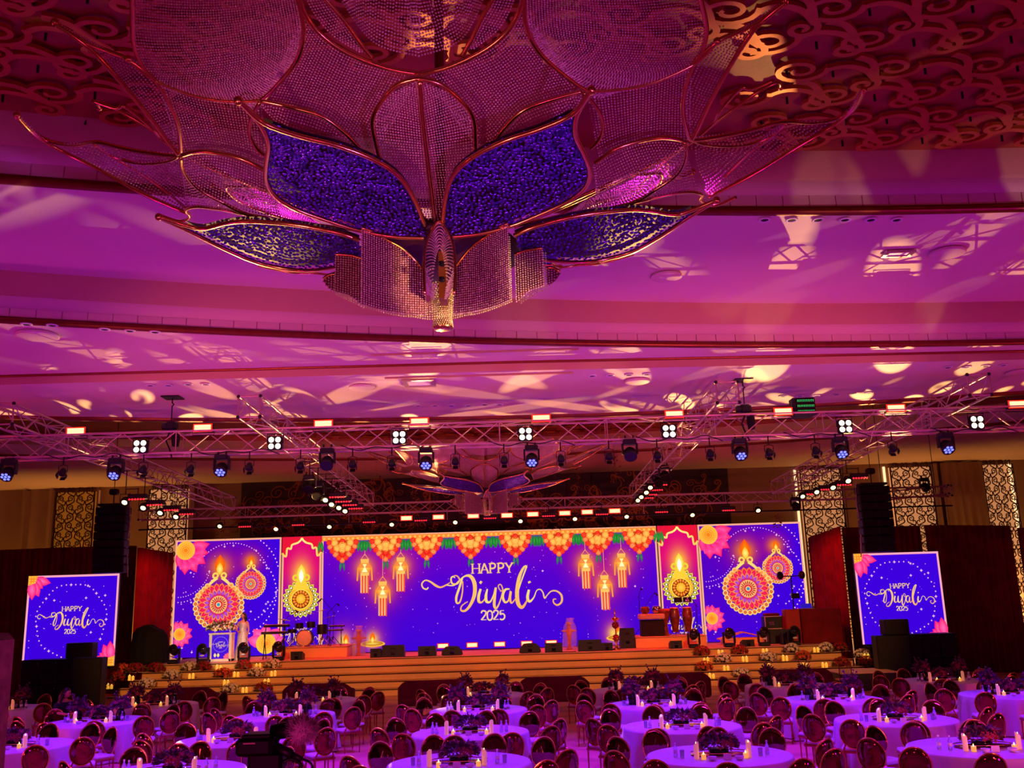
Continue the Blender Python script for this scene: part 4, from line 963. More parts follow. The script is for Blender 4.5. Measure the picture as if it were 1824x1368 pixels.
o = link('finial_crystals', beads('finial_crystals', fin, .011, M['bead_lit']), chl); o['kind'] = 'stuff'
MB().lathe([(0, zf), (.085, zf), (.1, zf+.015), (.1, zf+.035), (.085, zf+.045)], n=24).build('finial_ring', M['gold'], chl, True)
MB().lathe([(.05, zf+.03), (.05, zf+.5)], n=12).build('finial_core', M['bronze'], chl, True)
ch2 = dup(chl, (-.93, 31.0, .07), None, 'distant lotus chandelier hanging above the stage behind the front truss')
# ================================================================ trusses
ORD = ['first', 'second', 'third', 'fourth', 'fifth', 'sixth', 'seventh', 'eighth', 'ninth', 'tenth', 'eleventh', 'twelfth', 'thirteenth', 'fourteenth', 'fifteenth', 'sixteenth', 'seventeenth', 'eighteenth']
unit = MB().cyl((0, 0, 0), (0, 0, 1), 1, n=6).mesh('brace', M['steel'], True)
def bar(name, a, b, r, par):
    a, b = Vector(a), Vector(b); d = b-a; o = link(name, unit, par); o.location = a; o.rotation_mode = 'QUATERNION'; o.rotation_quaternion = d.to_track_quat('Z', 'Y'); o.scale = (r, r, d.length); return o
def truss(label, a, b, w, h, bay, r=.024, group=None, ends=True):
    # a, b: centre of the two ends; w across, h tall
    a, b = Vector(a), Vector(b); d = (b-a); Ln = d.length; d.normalize(); s = Vector((0, 0, 1)).cross(d).normalized(); u = Vector((0, 0, 1))
    t = thing('lighting_truss', label, 'truss', a, 0, group)
    C4 = [(-1, -1), (1, -1), (1, 1), (-1, 1)]
    off = [s*(x*w/2)+u*(y*h/2) for x, y in C4]
    for o_ in off: bar('chord', o_, o_+d*Ln, r, t)
    n = max(2, int(round(Ln/bay)))
    for i in range(n):
        for f in range(4):
            p, q = off[f], off[(f+1) % 4]; 
            if i % 2: p, q = q, p
            bar('brace', p+d*(Ln*i/n), q+d*(Ln*(i+1)/n), r*.5, t)
        if i % 4 == 0:
            for f in range(4): bar('brace', off[f]+d*(Ln*i/n), off[(f+1) % 4]+d*(Ln*i/n), r*.5, t)
    for e in (0, Ln):
        for f in range(4): bar('end_brace', off[f]+d*e, off[(f+1) % 4]+d*e, r*.8, t)
    cm = MB().ell((0, 0, 0), .042, 8, 6).mesh('corner_node', M['black'], True)
    for o_ in off: link('corner_node', cm, t, o_); link('corner_node', cm, t, o_+d*Ln)
    return t
YF, YB = 22.0, 36.0
def ZL(y): return 7.15-.38*(y-20.4)/16.2-.02
xf0, xf1 = PY(-60, 800, YF)[0], PY(1890, 760, YF)[0]
truss('long aluminium lighting truss across the whole hall in front of the stage', (xf0, YF, 6.88), (xf1, YF, 6.88), .5, .5, .62, .027)
LX = [-11.15, -5.75, 4.7, 10.2]; LNm = ['outer left', 'inner left', 'inner right', 'outer right']
for x, n_ in zip(LX, LNm): truss('aluminium truss running back to the stage, %s of the four' % n_, (x, 20.4, 7.38), (x*.985, 36.6, 7.0), .48, .46, .6, .025)
xb0, xb1 = PY(250, 925, YB)[0], PY(1692, 880, YB)[0]
truss('dark rear lighting truss hanging just above the screen wall', (xb0, YB, 6.6), (xb1, YB, 6.6), .36, .36, .5, .02)
t = MB().tube([(xb0, YB-.1, 6.05), (xb1, YB-.1, 6.05)], .028, 8).build('lighting_pipe', M['black']); tag(t, 'thin black pipe below the rear truss carrying small lamps', 'pipe')
for i, x in enumerate(np.linspace(xb0+.5, xb1-.5, 9)):
    o = bar('pipe_hanger', (x, YB-.1, 6.07), (x, YB-.1, 6.42), .012, None); o.data = unit; tag(o, 'thin steel hanger between rear truss and lamp pipe, %s from left' % ORD[i], 'hanger', 'pipe hangers under the rear truss')
for x in LX:
    for s in (-.15, .15):
        o = bar('truss_hanger', (x*.985+s, 36.0, 6.8), (x*.985+s, 36.0, 6.86), .014, None); tag(o, '%s steel hanger joining the %s long truss to the rear truss' % ('left' if s < 0 else 'right', LNm[LX.index(x)]), 'hanger', 'hangers joining the long trusses to the rear truss')
# ---- fixtures (each built once, then copied)
def place_list(root, L_, nm, Y=None, zf=None, group=None, dz=0, rzf=None):
    for i, (x, y) in enumerate(L_):
        q = PY(x, y, Y) if Y else PZ(x, y, zf); lab = nm(i, len(L_)); loc = (q[0], q[1], q[2]+dz)
        if i == 0: root.location = loc; tag(root, lab, None, group)
        else: dup(root, loc, None, lab, group)
def ordn(i, n): return ORD[i]+' from left'
# seven-lens moving head (hangs down)
def mover(name, label, on=True, cat='stage light'):
    t = thing(name, None, None); t['category'] = cat
    MB().bbox((0, 0, .24), (.3, .26, .12), .02).build('base_box', M['black'], t)
    for s in (-1, 1): MB().bbox((s*.165, 0, .08), (.04, .14, .26), .01).build('yoke_arm', M['black'], t)
    h = MB().lathe([(.0, .1), (.09, .1), (.135, .03), (.15, -.12), (.15, -.16), (.13, -.16)], n=20); Mx = Matrix.Rotation(radians(-42), 4, 'X'); h.xf(Mx).build('head', M['black'], t, True)
    lf = MB().lathe([(0, -.158), (.135, -.158)], n=20).xf(Mx); lf.build('lens_plate', M['blueface'] if on else M['lens'], t)
    if on:
        for k in range(7):
            r = 0 if k == 0 else .082; MB().lathe([(0, -.171), (.032, -.165), (.034, -.155)], (r*cos(k*pi/3), r*sin(k*pi/3), 0), 10).xf(Mx).build('led_lens', M['bluelamp'], t, True)
    MB().cyl((-.09, 0, .3), (-.09, 0, .4), .02).cyl((.09, 0, .3), (.09, 0, .4), .02).build('clamp', M['black'], t)
    return t
mv = mover('moving_head', None)
place_list(mv, [(15, 840), (206, 838), (395, 832), (759, 820), (947, 815), (1318, 803), (1497, 800), (1685, 792)], lambda i, n: 'black moving head glowing blue under the front truss, %s of eight from left' % ORD[i], Y=YF-.25, group='blue moving heads on the front truss', dz=-.02)
mo = mover('moving_head', None, False)
place_list(mo, [(583, 822), (1122, 806)], lambda i, n: 'unlit black moving head hanging under the front truss, %s of two' % ('left' if i == 0 else 'right'), Y=YF-.25, group='unlit moving heads on the front truss')
# small par with barn doors
pr_ = thing('par_can', None, None); pr_['category'] = 'stage light'
Mx = Matrix.Rotation(radians(-35), 4, 'X')
MB().lathe([(0, .1), (.05, .09), (.08, .02), (.085, -.07), (.075, -.07)], n=14).xf(Mx).build('can', M['black'], pr_, True)
MB().lathe([(0, -.065), (.074, -.065)], n=14).xf(Mx).build('lens', M['candle'], pr_)
bd = MB()
for a in range(4): bd.box((.1*cos(a*pi/2), .1*sin(a*pi/2), -.11), (.012, .12, .09), rz=a*pi/2, ry=0)
bd.xf(Mx).build('barn_doors', M['black'], pr_)
MB().tube([(-.1, 0, 0), (-.1, 0, .14), (0, 0, .17), (.1, 0, .14), (.1, 0, 0)], .01, 5).cyl((0, 0, .17), (0, 0, .37), .015).build('bracket', M['black'], pr_)
place_list(pr_, [(112, 841), (255, 836), (340, 835), (444, 831), (535, 829), (628, 826), (698, 824), (811, 821), (898, 819), (999, 816), (1085, 812), (1171, 810), (1265, 807), (1370, 805), (1453, 802), (1590, 798)], lambda i, n: 'small dark spotlight with open flaps under the front truss, %s from left' % ORD[i], Y=YF-.25, group='small flap spotlights on the front truss')
# 2x2 audience blinder
bl = thing('blinder_light', None, None); bl['category'] = 'stage light'
MB().bbox((0, .06, 0), (.33, .12, .31), .02).build('housing', M['black'], bl)
for sx in (-1, 1):
    for sz in (-1, 1): MB().lathe([(0, .02), (.05, .015), (.062, 0)], n=16).xf(Matrix.Translation((sx*.078, 0, sz*.075)) @ Matrix.Rotation(pi/2, 4, 'X')).build('lamp_lens', M['whitelamp'], bl, True)
MB().tube([(-.18, .06, 0), (-.18, .06, .22), (.18, .06, .22), (.18, .06, 0)], .012, 5).build('yoke', M['black'], bl)
place_list(bl, [(249, 795), (489, 789), (711, 779), (936, 773), (1192, 768), (1506, 759), (1741, 752)], lambda i, n: 'four-lens white blinder lamp on the front truss, %s of seven from left' % ORD[i], Y=YF-.42, group='four-lens blinders on the front truss')
# red wash panel
rw = thing('wash_light', None, None); rw['category'] = 'stage light'
MB().bbox((0, .07, 0), (.46, .12, .2), .02).build('housing', M['black'], rw)
MB().box((0, 0, 0), (.44, .012, .185)).build('red_rim', M['redglow'], rw)
for i in range(2): MB().box((0, -.012, .035-.07*i), (.38, .012, .064)).build('led_bar', M['redlamp'], rw)
MB().tube([(-.25, .07, 0), (-.25, .07, -.16), (.25, .07, -.16), (.25, .07, 0)], .012, 5).build('yoke', M['black'], rw)
place_list(rw, [(135, 768), (361, 762), (576, 755), (747, 751), (964, 745), (1201, 738), (1395, 733), (1596, 727), (1813, 720)], lambda i, n: 'glowing red wash light standing on the front truss, %s of nine from left' % ORD[i], Y=YF-.25, group='red wash lights on the front truss', dz=0)
for i, (x, y) in enumerate([(724, 923), (781, 921), (843, 919), (903, 918), (949, 916), (1006, 914), (1046, 912), (1095, 910)]):
    q = PY(x, y, YB-.24); dup(rw, (q[0], q[1], q[2]), None, 'small glowing red wash light below the rear truss, %s of eight from left' % ORD[i], 'red wash lights on the rear truss')
for i, (x, y) in enumerate([(789, 1149), (841, 1148), (890, 1147), (938, 1145), (982, 1143)]):
    q = PY(x, y, 38.6); o = dup(rw, (q[0], 38.6, ZS+.22), None, 'glowing wash light on the stage floor against the screen, %s of five' % ORD[i], 'wash lights on the stage floor')
# red dotted batten
bt = thing('led_batten', None, None); bt['category'] = 'stage light'
MB().bbox((0, 0, .07), (.52, .2, .14), .02).build('housing', M['black'], bt)
for k in range(6): MB().ell((-.2+.08*k, -.09, -.012), (.03, .02, .026), 8, 6).build('led', M['reddot'], bt, True)
MB().cyl((0, 0, .14), (0, 0, .32), .015).build('clamp', M['black'], bt)
place_list(bt, [(437, 938), (532, 935), (658, 930), (750, 927), (873, 923), (977, 919), (1072, 916), (1178, 912), (1297, 909)], lambda i, n: 'small lamp bar with six red dots below rear truss, %s of nine' % ORD[i], Y=YB-.2, group='red dotted lamp bars on the rear truss')
# bright flood
fd = thing('flood_light', None, None); fd['category'] = 'stage light'
MB().lathe([(0, .14), (.07, .13), (.12, .04), (.13, -.06), (.11, -.06)], n=16).xf(Matrix.Rotation(radians(-50), 4, 'X')).build('can', M['black'], fd, True)
MB().lathe([(0, -.075), (.1, -.055)], n=16).xf(Matrix.Rotation(radians(-50), 4, 'X')).build('lens', M['floodlamp'], fd, True)
MB().tube([(-.15, 0, 0), (-.15, 0, .2), (.15, 0, .2), (.15, 0, 0)], .012, 5).cyl((0, 0, .2), (0, 0, .3), .016).build('yoke', M['black'], fd)
place_list(fd, [(392, 936), (492, 941), (587, 937), (698, 933), (811, 929), (927, 927), (1024, 923), (1116, 919), (1233, 916), (1350, 908)], lambda i, n: 'bright white spotlight below the rear truss, %s of ten from left' % ORD[i], Y=YB-.2, group='bright spotlights on the rear truss')
# lamps on the long trusses
for nm, pts, z_ in (('outer left', [(223, 893), (256, 903), (286, 912), (314, 919)], 6.85), ('inner left', [(580, 889), (591, 897), (604, 903), (615, 909)], 6.8), ('inner right', [(1158, 867), (1151, 876), (1142, 884), (1136, 890)], 6.8), ('outer right', [(1510, 855), (1483, 867), (1454, 875), (1429, 883)], 6.8)):
    X_ = LX[LNm.index(nm)]*.985
    for i, (x, y) in enumerate(pts):
        d = RAY(x, y); Y = X_*d[1]/d[0]; Y = min(max(Y, 26), 36); q = PY(x, y, Y)
        dup(fd, (q[0], q[1], q[2]), None, 'bright warm spotlight under the %s long truss, %s from the front' % (nm, ORD[i]), 'spotlights on the long trusses')
        o = MB().cyl((q[0], q[1], q[2]+.26), (q[0], q[1], ZL(q[1])+.02), .014).cyl((X_-.27, q[1], ZL(q[1])), (X_+.27, q[1], ZL(q[1])), .014).cyl((q[0], q[1], q[2]+.34), (q[0]+.36, q[1], q[2]+.34), .012).build('drop_pipe', M['black']); tag(o, 'short black pipe holding a spotlight under the %s long truss, %s from front' % (nm, ORD[i]), 'pipe', 'drop pipes of the long trusses')
        dup(bt, (q[0]+.35, q[1], q[2]+.05), None, 'lamp bar with six red dots under the %s long truss, %s from front' % (nm, ORD[i]), 'red dotted lamp bars on the long trusses')
for nm, pts in (('inner left', [(551, 866), (566, 878)]), ('inner right', [(1184, 846), (1172, 856)])):
    X_ = LX[LNm.index(nm)]*.985
    for i, (x, y) in enumerate(pts):
        d = RAY(x, y); Y = min(max(X_*d[1]/d[0], 23), 36); q = PY(x, y, Y); dup(mo, (q[0], q[1], q[2]), None, 'unlit moving head under the %s long truss, %s one' % (nm, ['nearer', 'farther'][i]), 'unlit moving heads on the long trusses'); tag(MB().cyl((q[0], q[1], q[2]+.3), (q[0], q[1], ZL(q[1])+.02), .016).cyl((X_-.27, q[1], ZL(q[1])), (X_+.27, q[1], ZL(q[1])), .014).build('drop_pipe', M['black']), 'black pipe carrying the %s unlit moving head, %s long truss' % (['nearer', 'farther'][i], nm), 'pipe')
# chain hoists
def hoist(px, py0, label):
    q = PY(px, py0, YF); t = thing('chain_hoist', label, 'hoist', (q[0], YF, 0))
    MB().box((0, 0, 7.985), (.42, .42, .03)).build('ceiling_plate', M['black'], t)
    MB().tube([(0, 0, 7.97), (0, 0, 7.86), (.04, 0, 7.82), (0, 0, 7.78)], .016, 6).build('hook', M['black'], t)
    c = MB()
    for k in range(9): c.lathe([(.012, -.02), (.018, 0), (.012, .02)], (0, 0, 7.76-.04*k), 6)
    c.build('chain', M['black'], t)
    MB().bbox((0, 0, 7.3), (.26, .2, .2), .04).cyl((-.2, 0, 7.3), (.14, 0, 7.3), .085, n=14).build('motor', M['black'], t)
    MB().lathe([(0, 6.8), (.08, 6.82), (.1, 7.0), (.085, 7.15), (.1, 7.17)], (.12, 0, 0), 12).build('chain_bag', M['blackcloth'], t, True)
    MB().tube([(0, -.05, 7.2), (-.1, 0, 6.95), (0, .05, 6.7), (.05, 0, 6.55)], .02, 6).build('sling', M['black'], t)
hoist(308, 697, 'black chain hoist with bag holding the front truss, left one')
hoist(1322, 674, 'black chain hoist with bag holding the front truss, right one')
# green lit rack
q = PY(1429, 725, 22.1); t = thing('dimmer_rack', 'black dimmer rack with rows of green lights on the front truss', 'rack', (q[0], q[1], q[2]))
MB().bbox((0, 0, 0), (.54, .3, .4), .02).build('case', M['black'], t)
for r_ in range(3):
    MB().box((.03, -.16, .12-.125*r_), (.44, .02, .09)).build('rack_unit', M['lens'], t); g_ = MB()
    for k in range(11): g_.box((-.15+.037*k, -.173, .135-.125*r_), (.018, .008, .014)); g_.box((-.15+.037*k, -.173, .105-.125*r_), (.018, .008, .01))
    g_.build('green_led_row', M['greendot'], t)
zc = 7.12-q[2]; MB().cyl((-.2, -.0, -.2), (-.2, 0, zc-.02), .02).cyl((.2, 0, -.2), (.2, 0, zc-.02), .02).box((0, -.0, zc), (.5, .66, .03)).build('clamp', M['black'], t)
# cables draped along the front truss
for i in range(7):
    x = xf0+2+i*3.4; P_ = [(x+k*.4, YF-.27, 6.66+.02-.1*sin(k*pi/2*1.0)**2-.03*(k % 3)) for k in range(6)]
    o = MB().tube(catmull(P_, 4), .012, 5).build('signal_cable', M['black']); tag(o, 'black cable sagging along the bottom of the front truss, %s from left' % ORD[i], 'cable', 'cables on the front truss')
# line arrays
def line_array(px, py0, py1, label, side):
    a, b = PY(px, py0, 33.2), PY(px, py1, 33.2); n = 8; h = (a[2]-b[2])/n; t = thing('line_array', label, 'speaker', (a[0], 33.2, a[2]))
    cab = MB().bbox((0, 0, 0), (1.08, .5, h-.02), .03).mesh('cabinet', M['black']); gr = MB()
    for s in (-1, 1): gr.box((s*.27, -.255, 0), (.48, .02, h-.07))
    grm = gr.mesh('grille', M['blackcloth'])
    for i in range(n):
        c = link('cabinet', cab, t, (0, .02*(i-3)**2/4, -h*(i+.5))); link('grille', grm, c)
    MB().box((0, 0, .06), (.9, .5, .08)).build('bumper', M['black'], t)
    MB().cyl((0, 0, .1), (0, 0, .45), .02).bbox((0, 0, .52), (.3, .25, .2), .04).cyl((0, 0, .6), (0, 0, 9.9-a[2]), .012).build('hoist', M['black'], t)
    MB().tube([(side*.5, .1, .5), (side*.56, .12, -.6), (side*.5, .1, -1.4), (side*.6, .1, -2.4)], .02, 5).build('cable', M['steel'], t)
line_array(202, 903, 1021, 'hanging black loudspeaker column above the left side screen', 1)
line_array(1553, 866, 984, 'hanging black loudspeaker column above the right side screen', -1)
for i, (px, py, Y) in enumerate(((1647, 866, 34.9), (1417, 900, 35.8))):
    q = PY(px, py, Y); o = dup(mo, q, None, 'dark moving head %s' % ('above the right side screen' if i == 0 else 'at the right end of the rear truss'), 'dark moving heads at right')
q0, q1 = PY(1560, 884, 34.5), PY(1695, 870, 34.5)
_t = truss('short dark truss behind the right hanging loudspeaker', (q0[0], 34.9, q0[2]), (q1[0], 34.9, q1[2]), .3, .3, .5, .016)

for k, f_ in enumerate((.15, .85)):
    x = q0[0]+(q1[0]-q0[0])*f_; tag(MB().cyl((x, 34.9, q0[2]+.1), (x, 34.9, 9.9), .012).build('truss_cable', M['black']), 'thin cable holding the short right truss, %s one' % ['left', 'right'][k], 'cable', 'cables of the short right truss')
# ================================================================ things on and beside the stage
def monitor(px0, px1, py0, py1, Y, label, rnd=False, name='stage_monitor', cat='speaker', z=None, d=.45):
    a, b = PY(px0, py1, Y), PY(px1, py0, Y); w = b[0]-a[0]; h = b[2]-a[2]; z0 = ZS if z is None else z
    t = thing(name, label, cat, ((a[0]+b[0])/2, Y, z0))
    if rnd:
        P_ = [(-.5, .1), (-.46, .55), (-.3, .95), (-.1, 1), (.1, 1), (.3, .95), (.46, .55), (.5, .1), (.42, 0), (-.42, 0)]
        mb = MB(); n = len(P_); v = [(x*w, -d/2, y*h) for x, y in P_]+[(x*w*.85, d/2, y*h*.75) for x, y in P_]
        mb.add(v, [tuple(range(n)), tuple(range(2*n-1, n-1, -1))]+[(i+n, (i+1) % n+n, (i+1) % n, i) for i in range(n)]); mb.build('enclosure', M['black'], t)
    else: 
        v = [(-w/2, -d/2, 0), (w/2, -d/2, 0), (w/2, d/2, 0), (-w/2, d/2, 0), (-w/2, -d/2, h), (w/2, -d/2, h), (w/2, d/2, h*.6), (-w/2, d/2, h*.6)]
        MB().add(v, [(3, 2, 1, 0), (4, 5, 6, 7), (0, 1, 5, 4), (1, 2, 6, 5), (2, 3, 7, 6), (3, 0, 4, 7)]).build('enclosure', M['black'], t)
    MB().box((0, -d/2-.01, h*.3), (min(.14, w*.3), .02, .1)).build('connector_panel', M['lens'], t)
    MB().bbox((0, -d/2-.012, h*.72), (.18, .02, .045), .008).build('handle', M['blackcloth'], t)
    return t
YM = YS+.45
monitor(661, 680, 1156, 1173, YM, 'small black stage monitor box at the left of the centre row')
monitor(682, 721, 1149, 1172, YM, 'wide black wedge monitor next to the small left box')
monitor(746, 777, 1151, 1170, YM, 'black wedge monitor left of the centre of the stage edge')
monitor(787, 825, 1150, 1168, YM, 'round-shouldered black monitor left of centre', True)
monitor(925, 963, 1146, 1165, YM, 'round-shouldered black monitor right of centre', True)
monitor(971, 1001, 1145, 1163, YM, 'black wedge monitor right of the centre of the stage edge')
monitor(1030, 1070, 1140, 1162, YM, 'wide black wedge monitor near the traditional lamp')
monitor(1071, 1090, 1146, 1161, YM, 'small black monitor box beside the wide right wedge')
monitor(520, 541, 1161, 1177, YM, 'small black monitor box below the drum riser')
monitor(1193, 1213, 1143, 1158, YM, 'small black monitor box below the percussion riser')
monitor(1321, 1341, 1142, 1155, YM, 'small black monitor box between the right moving heads')
monitor(1104, 1128, 1110, 1147, YM+1.2, 'upright black loudspeaker beside the percussion riser', name='loudspeaker')
# moving heads standing on the stage edge
mh = thing('moving_head', None, None); mh['category'] = 'stage light'
MB().bbox((0, 0, .07), (.38, .34, .14), .03).build('base_box', M['black'], mh)
for s in (-1, 1): MB().bbox((s*.2, 0, .33), (.06, .16, .42), .02).build('yoke_arm', M['black'], mh)
Mx = Matrix.Translation((0, 0, .45)) @ Matrix.Rotation(radians(62), 4, 'X')
MB().lathe([(0, -.2), (.1, -.19), (.15, -.05), (.165, .14), (.165, .2), (.15, .2)], n=20).xf(Mx).build('head', M['black'], mh, True)
MB().lathe([(.15, .19), (.12, .215), (.06, .235), (0, .24)], n=20).xf(Mx).build('front_lens', M['lens'], mh, True)
MB().ell((0, -.13, .26), (.09, .03, .035), 10, 6).build('display', M['card'], mh, True)
for i, (x, y, w_) in enumerate(((309, 1183, 'far left by the covered gear'), (361, 1182, 'left of the lectern'), (434, 1180, 'in front of the woman in silver'), (496, 1178, 'left of the drum riser'), (1237, 1157, 'below the hand drums'), (1300, 1156, 'below the large right picture screen'), (1362, 1153, 'left of the flight case'), (1416, 1151, 'before the red booth'))):
    q = PY(x, y, YS+.3); lb = 'black moving head standing on the stage edge, '+w_
    if i == 0: mh.location = (q[0], YS+.3, ZS); tag(mh, lb, None, 'moving heads on the stage edge')
    else: dup(mh, (q[0], YS+.3, ZS), None, lb, 'moving heads on the stage edge')
# risers
def riser(px0, px1, py0, Y, label, d=2.0):
    a, b = PY(px0, py0, Y), PY(px1, py0, Y); t = thing('drum_riser', label, 'platform', ((a[0]+b[0])/2, Y+d/2, ZS)); w = b[0]-a[0]
    MB().bbox((0, 0, .39), (w, d, .03), .008).build('deck', M['carpet'], t); MB().bbox((0, 0, .185), (w-.03, d-.03, .36), .01).build('skirt', M['step'], t); return t, (a[0]+b[0])/2, w
YR = YS+1.3
_, rx, rw_ = riser(499, 619, 1145, YR, 'tan platform under the drum kit at stage left'); _, qx, qw = riser(1131, 1259, 1125, YR, 'tan platform under the hand drums at stage right')
ZR = ZS+.405
def stand(mb, x, y, z0, h, r=.25, t=.012):
    for k in range(3):
        a = 2*pi*k/3+.4; mb.tube([(x+r*cos(a), y+r*sin(a), z0+.012), (x, y, z0+.35)], t, 5)
    mb.cyl((x, y, z0+.2), (x, y, z0+h), t, n=6); return mb
def drum(mb, c, r, h, n=20): return mb.lathe([(r*.97, 0), (r, .02), (r, h-.02), (r*.97, h)], c, n)
kx, ky = PY(544, 1130, YR+.6)[0], YR+.6
kit = thing('drum_kit', 'drum kit with white bass drum head on the left riser', 'drum kit', (kx, ky, ZR))
MB().lathe([(.29, -.22), (.3, -.2), (.3, .2), (.29, .22)], n=28).xf(Matrix.Translation((0, 0, .31)) @ Matrix.Rotation(pi/2, 4, 'X')).build('bass_drum', M['black'], kit, True)
MB().lathe([(0, .235), (.27, .23), (.285, .215)], n=28).xf(Matrix.Translation((0, 0, .31)) @ Matrix.Rotation(pi/2, 4, 'X')).build('drum_head', M['drumhead'], kit, True)
MB().tube([(.3*cos(a), -.23, .31+.3*sin(a)) for a in np.linspace(0, 2*pi, 29)[:-1]], .014, 6, True).build('hoop', M['chrome'], kit, True)
for (x, y, z, r, h) in ((-.24, .05, .66, .15, .2), (.2, .05, .68, .16, .22), (.58, .25, .42, .2, .36), (-.55, .2, .5, .18, .14)):
    d_ = drum(MB(), (x, y, z), r, h).build('drum', M['black'], kit, True); MB().lathe([(0, h+.003), (r*.95, h+.003)], (x, y, z), 20).build('drum_skin', M['drumhead'], d_)
    s_ = MB(); stand(s_, x, y, 0, z, .2); s_.build('drum_stand', M['chrome'], kit)
for (x, y, z, r, tl) in ((-.85, .1, 1.0, .24, .2), (.9, .15, 1.05, .25, -.2), (-.5, .45, 1.25, .22, .15), (.55, .5, 1.3, .24, -.15), (0, .6, 1.2, .2, 0)):
    MB().lathe([(0, .03), (.04, .02), (r, 0), (r, -.004), (0, .02)], n=24).xf(Matrix.Translation((x, y, z)) @ Matrix.Rotation(tl, 4, 'Y')).build('cymbal', M['gold'], kit, True)
    s_ = MB(); stand(s_, x, y, 0, z, .26); s_.build('cymbal_stand', M['chrome'], kit)
# microphone boom stands
def mic(px, pz, Y, z0, label, hgt=1.4, dx=.5, dz=.4):
    x = PY(px, pz, Y)[0]; t = thing('microphone_stand', label, 'microphone', (x, Y, z0)); m_ = MB(); stand(m_, 0, 0, 0, hgt, .28); m_.build('stand', M['black'], t)
    MB().cyl((-dx*.2, 0, hgt-dz*.2), (dx, 0, hgt+dz), .011, n=6).build('boom', M['black'], t); MB().cyl((dx, 0, hgt+dz), (dx*1.18, -.02, hgt+dz*.85), .02, .03, 8).ell((dx*1.22, -.02, hgt+dz*.8), .035).build('microphone', M['black'], t, True)
mic(594, 1100, YR+.4, ZR, 'tall boom microphone stand right of the drum kit', 1.25, -.45, .5)
mic(507, 1100, YR+.3, ZR, 'boom microphone stand left of the drum kit', 1.0, .4, .35)
mic(1150, 1100, YR+.7, ZR, 'boom microphone stand over the tabla table', 1.1, .4, .5)
mic(1241, 1100, YR+.8, ZR, 'boom microphone stand right of the hand drums', 1.1, -.3, .45)
mic(584, 1100, YR+1.6, ZR, 'boom microphone stand behind the drum kit', 1.2, .35, .35)
mic(1140, 1100, YR+.9, ZR, 'straight microphone stand at the left of the tabla table', 1.5, .1, .3)
# keyboards
q = PY(487, 1120, YR-.1); kb = thing('keyboard_stand', 'two-tier black keyboards on a stand beside the drum riser', 'keyboard', (q[0], YR+.1, ZS))
for z, s in ((.95, .0), (1.2, .08)):
    MB().bbox((s, 0, z), (.95, .32, .09), .02).build('keyboard', M['black'], kb); MB().box((s, -.04, z+.05), (.85, .14, .014)).build('keys', M['card'], kb)
s_ = MB()
for sx in (-.36, .36): s_.cyl((sx, -.2, 0), (sx, .12, 1.18), .02, n=6); s_.cyl((sx, .25, 0), (sx, -.12, .93), .02, n=6)
s_.build('frame', M['black'], kb)
q = PY(600, 1120, YR+.1); kb2 = dup(kb, (rx+.75, YR+.3, ZR-.0), None, 'small keyboard and foliage pot side stand on the right of the drum riser'); kb2.scale = (.6, .6, .6); tag(kb2, 'small black keyboard on a stand right of the drum kit')
# congas, djembe, tabla table
cg = thing('conga_drums', 'pair of sunburst brown conga drums on the right riser', 'drums', (PY(1213, 1100, YR+.5)[0], YR+.5, ZR))
for s in (-1, 1):
    d_ = MB().lathe([(.11, .12), (.13, .3), (.185, .55), (.2, .75), (.17, .98), (.155, 1.02)], (s*.24, 0, 0), 24).build('conga_shell', M['woodred'], cg, True); MB().lathe([(0, 1.035), (.16, 1.03), (.165, .98), (.17, .95)], (s*.24, 0, 0), 24).build('conga_head', M['drumhead'], d_, True)
s_ = MB(); stand(s_, -.24, 0, -.1+.1, .3, .22); stand(s_, .24, 0, 0, .3, .22); s_.build('conga_stand', M['chrome'], cg)
dj = thing('djembe', 'goblet shaped hand drum left of the conga drums', 'drum', (PY(1184, 1100, YR+.4)[0], YR+.4, ZR))
MB().lathe([(.14, 0), (.11, .2), (.09, .42), (.16, .62), (.2, .85), (.2, .98)], n=24).build('shell', M['woodred'], dj, True); MB().lathe([(0, 1.0), (.2, .99), (.21, .95), (.205, .9)], n=24).build('skin_head', M['terracotta'], dj, True)
tb = thing('timbales', 'small dark drum pair on a stand behind the congas', 'drum', (PY(1215, 1070, YR+1.1)[0], YR+1.1, ZR))
drum(MB(), (-.16, 0, 1.2), .16, .2).build('drum', M['black'], tb, True); drum(MB(), (.2, 0, 1.2), .17, .2).build('drum', M['chrome'], tb, True); s_ = MB(); stand(s_, 0, 0, 0, 1.2, .35, .016); s_.build('stand', M['chrome'], tb)
tt = thing('tabla_table', 'low black table draped for the tablas on the right riser', 'table', (PY(1160, 1100, YR+.5)[0], YR+.5, ZR)); MB().bbox((0, 0, .3), (.85, .6, .6), .02).build('amplifier_case', M['blackcloth'], tt); MB().bbox((0, 0, .72), (.95, .7, .2), .04).build('folded_rug', M['beige'], tt)
for i, s in enumerate((-1, 1)):
    t = thing('tabla', 'small %s tabla drum on the black table at the right riser' % ('left' if s < 0 else 'right'), 'drum', (PY(1160, 1100, YR+.5)[0]+s*.22, YR+.5, ZR+.82), 0, 'tablas')
    MB().lathe([(.1, 0), (.17, .08), (.18, .18), (.15, .27)], n=18).build('bowl', M['chrome' if s > 0 else 'woodred'], t, True); MB().lathe([(0, .285), (.15, .28)], n=18).build('skin_head', M['drumhead'], t)
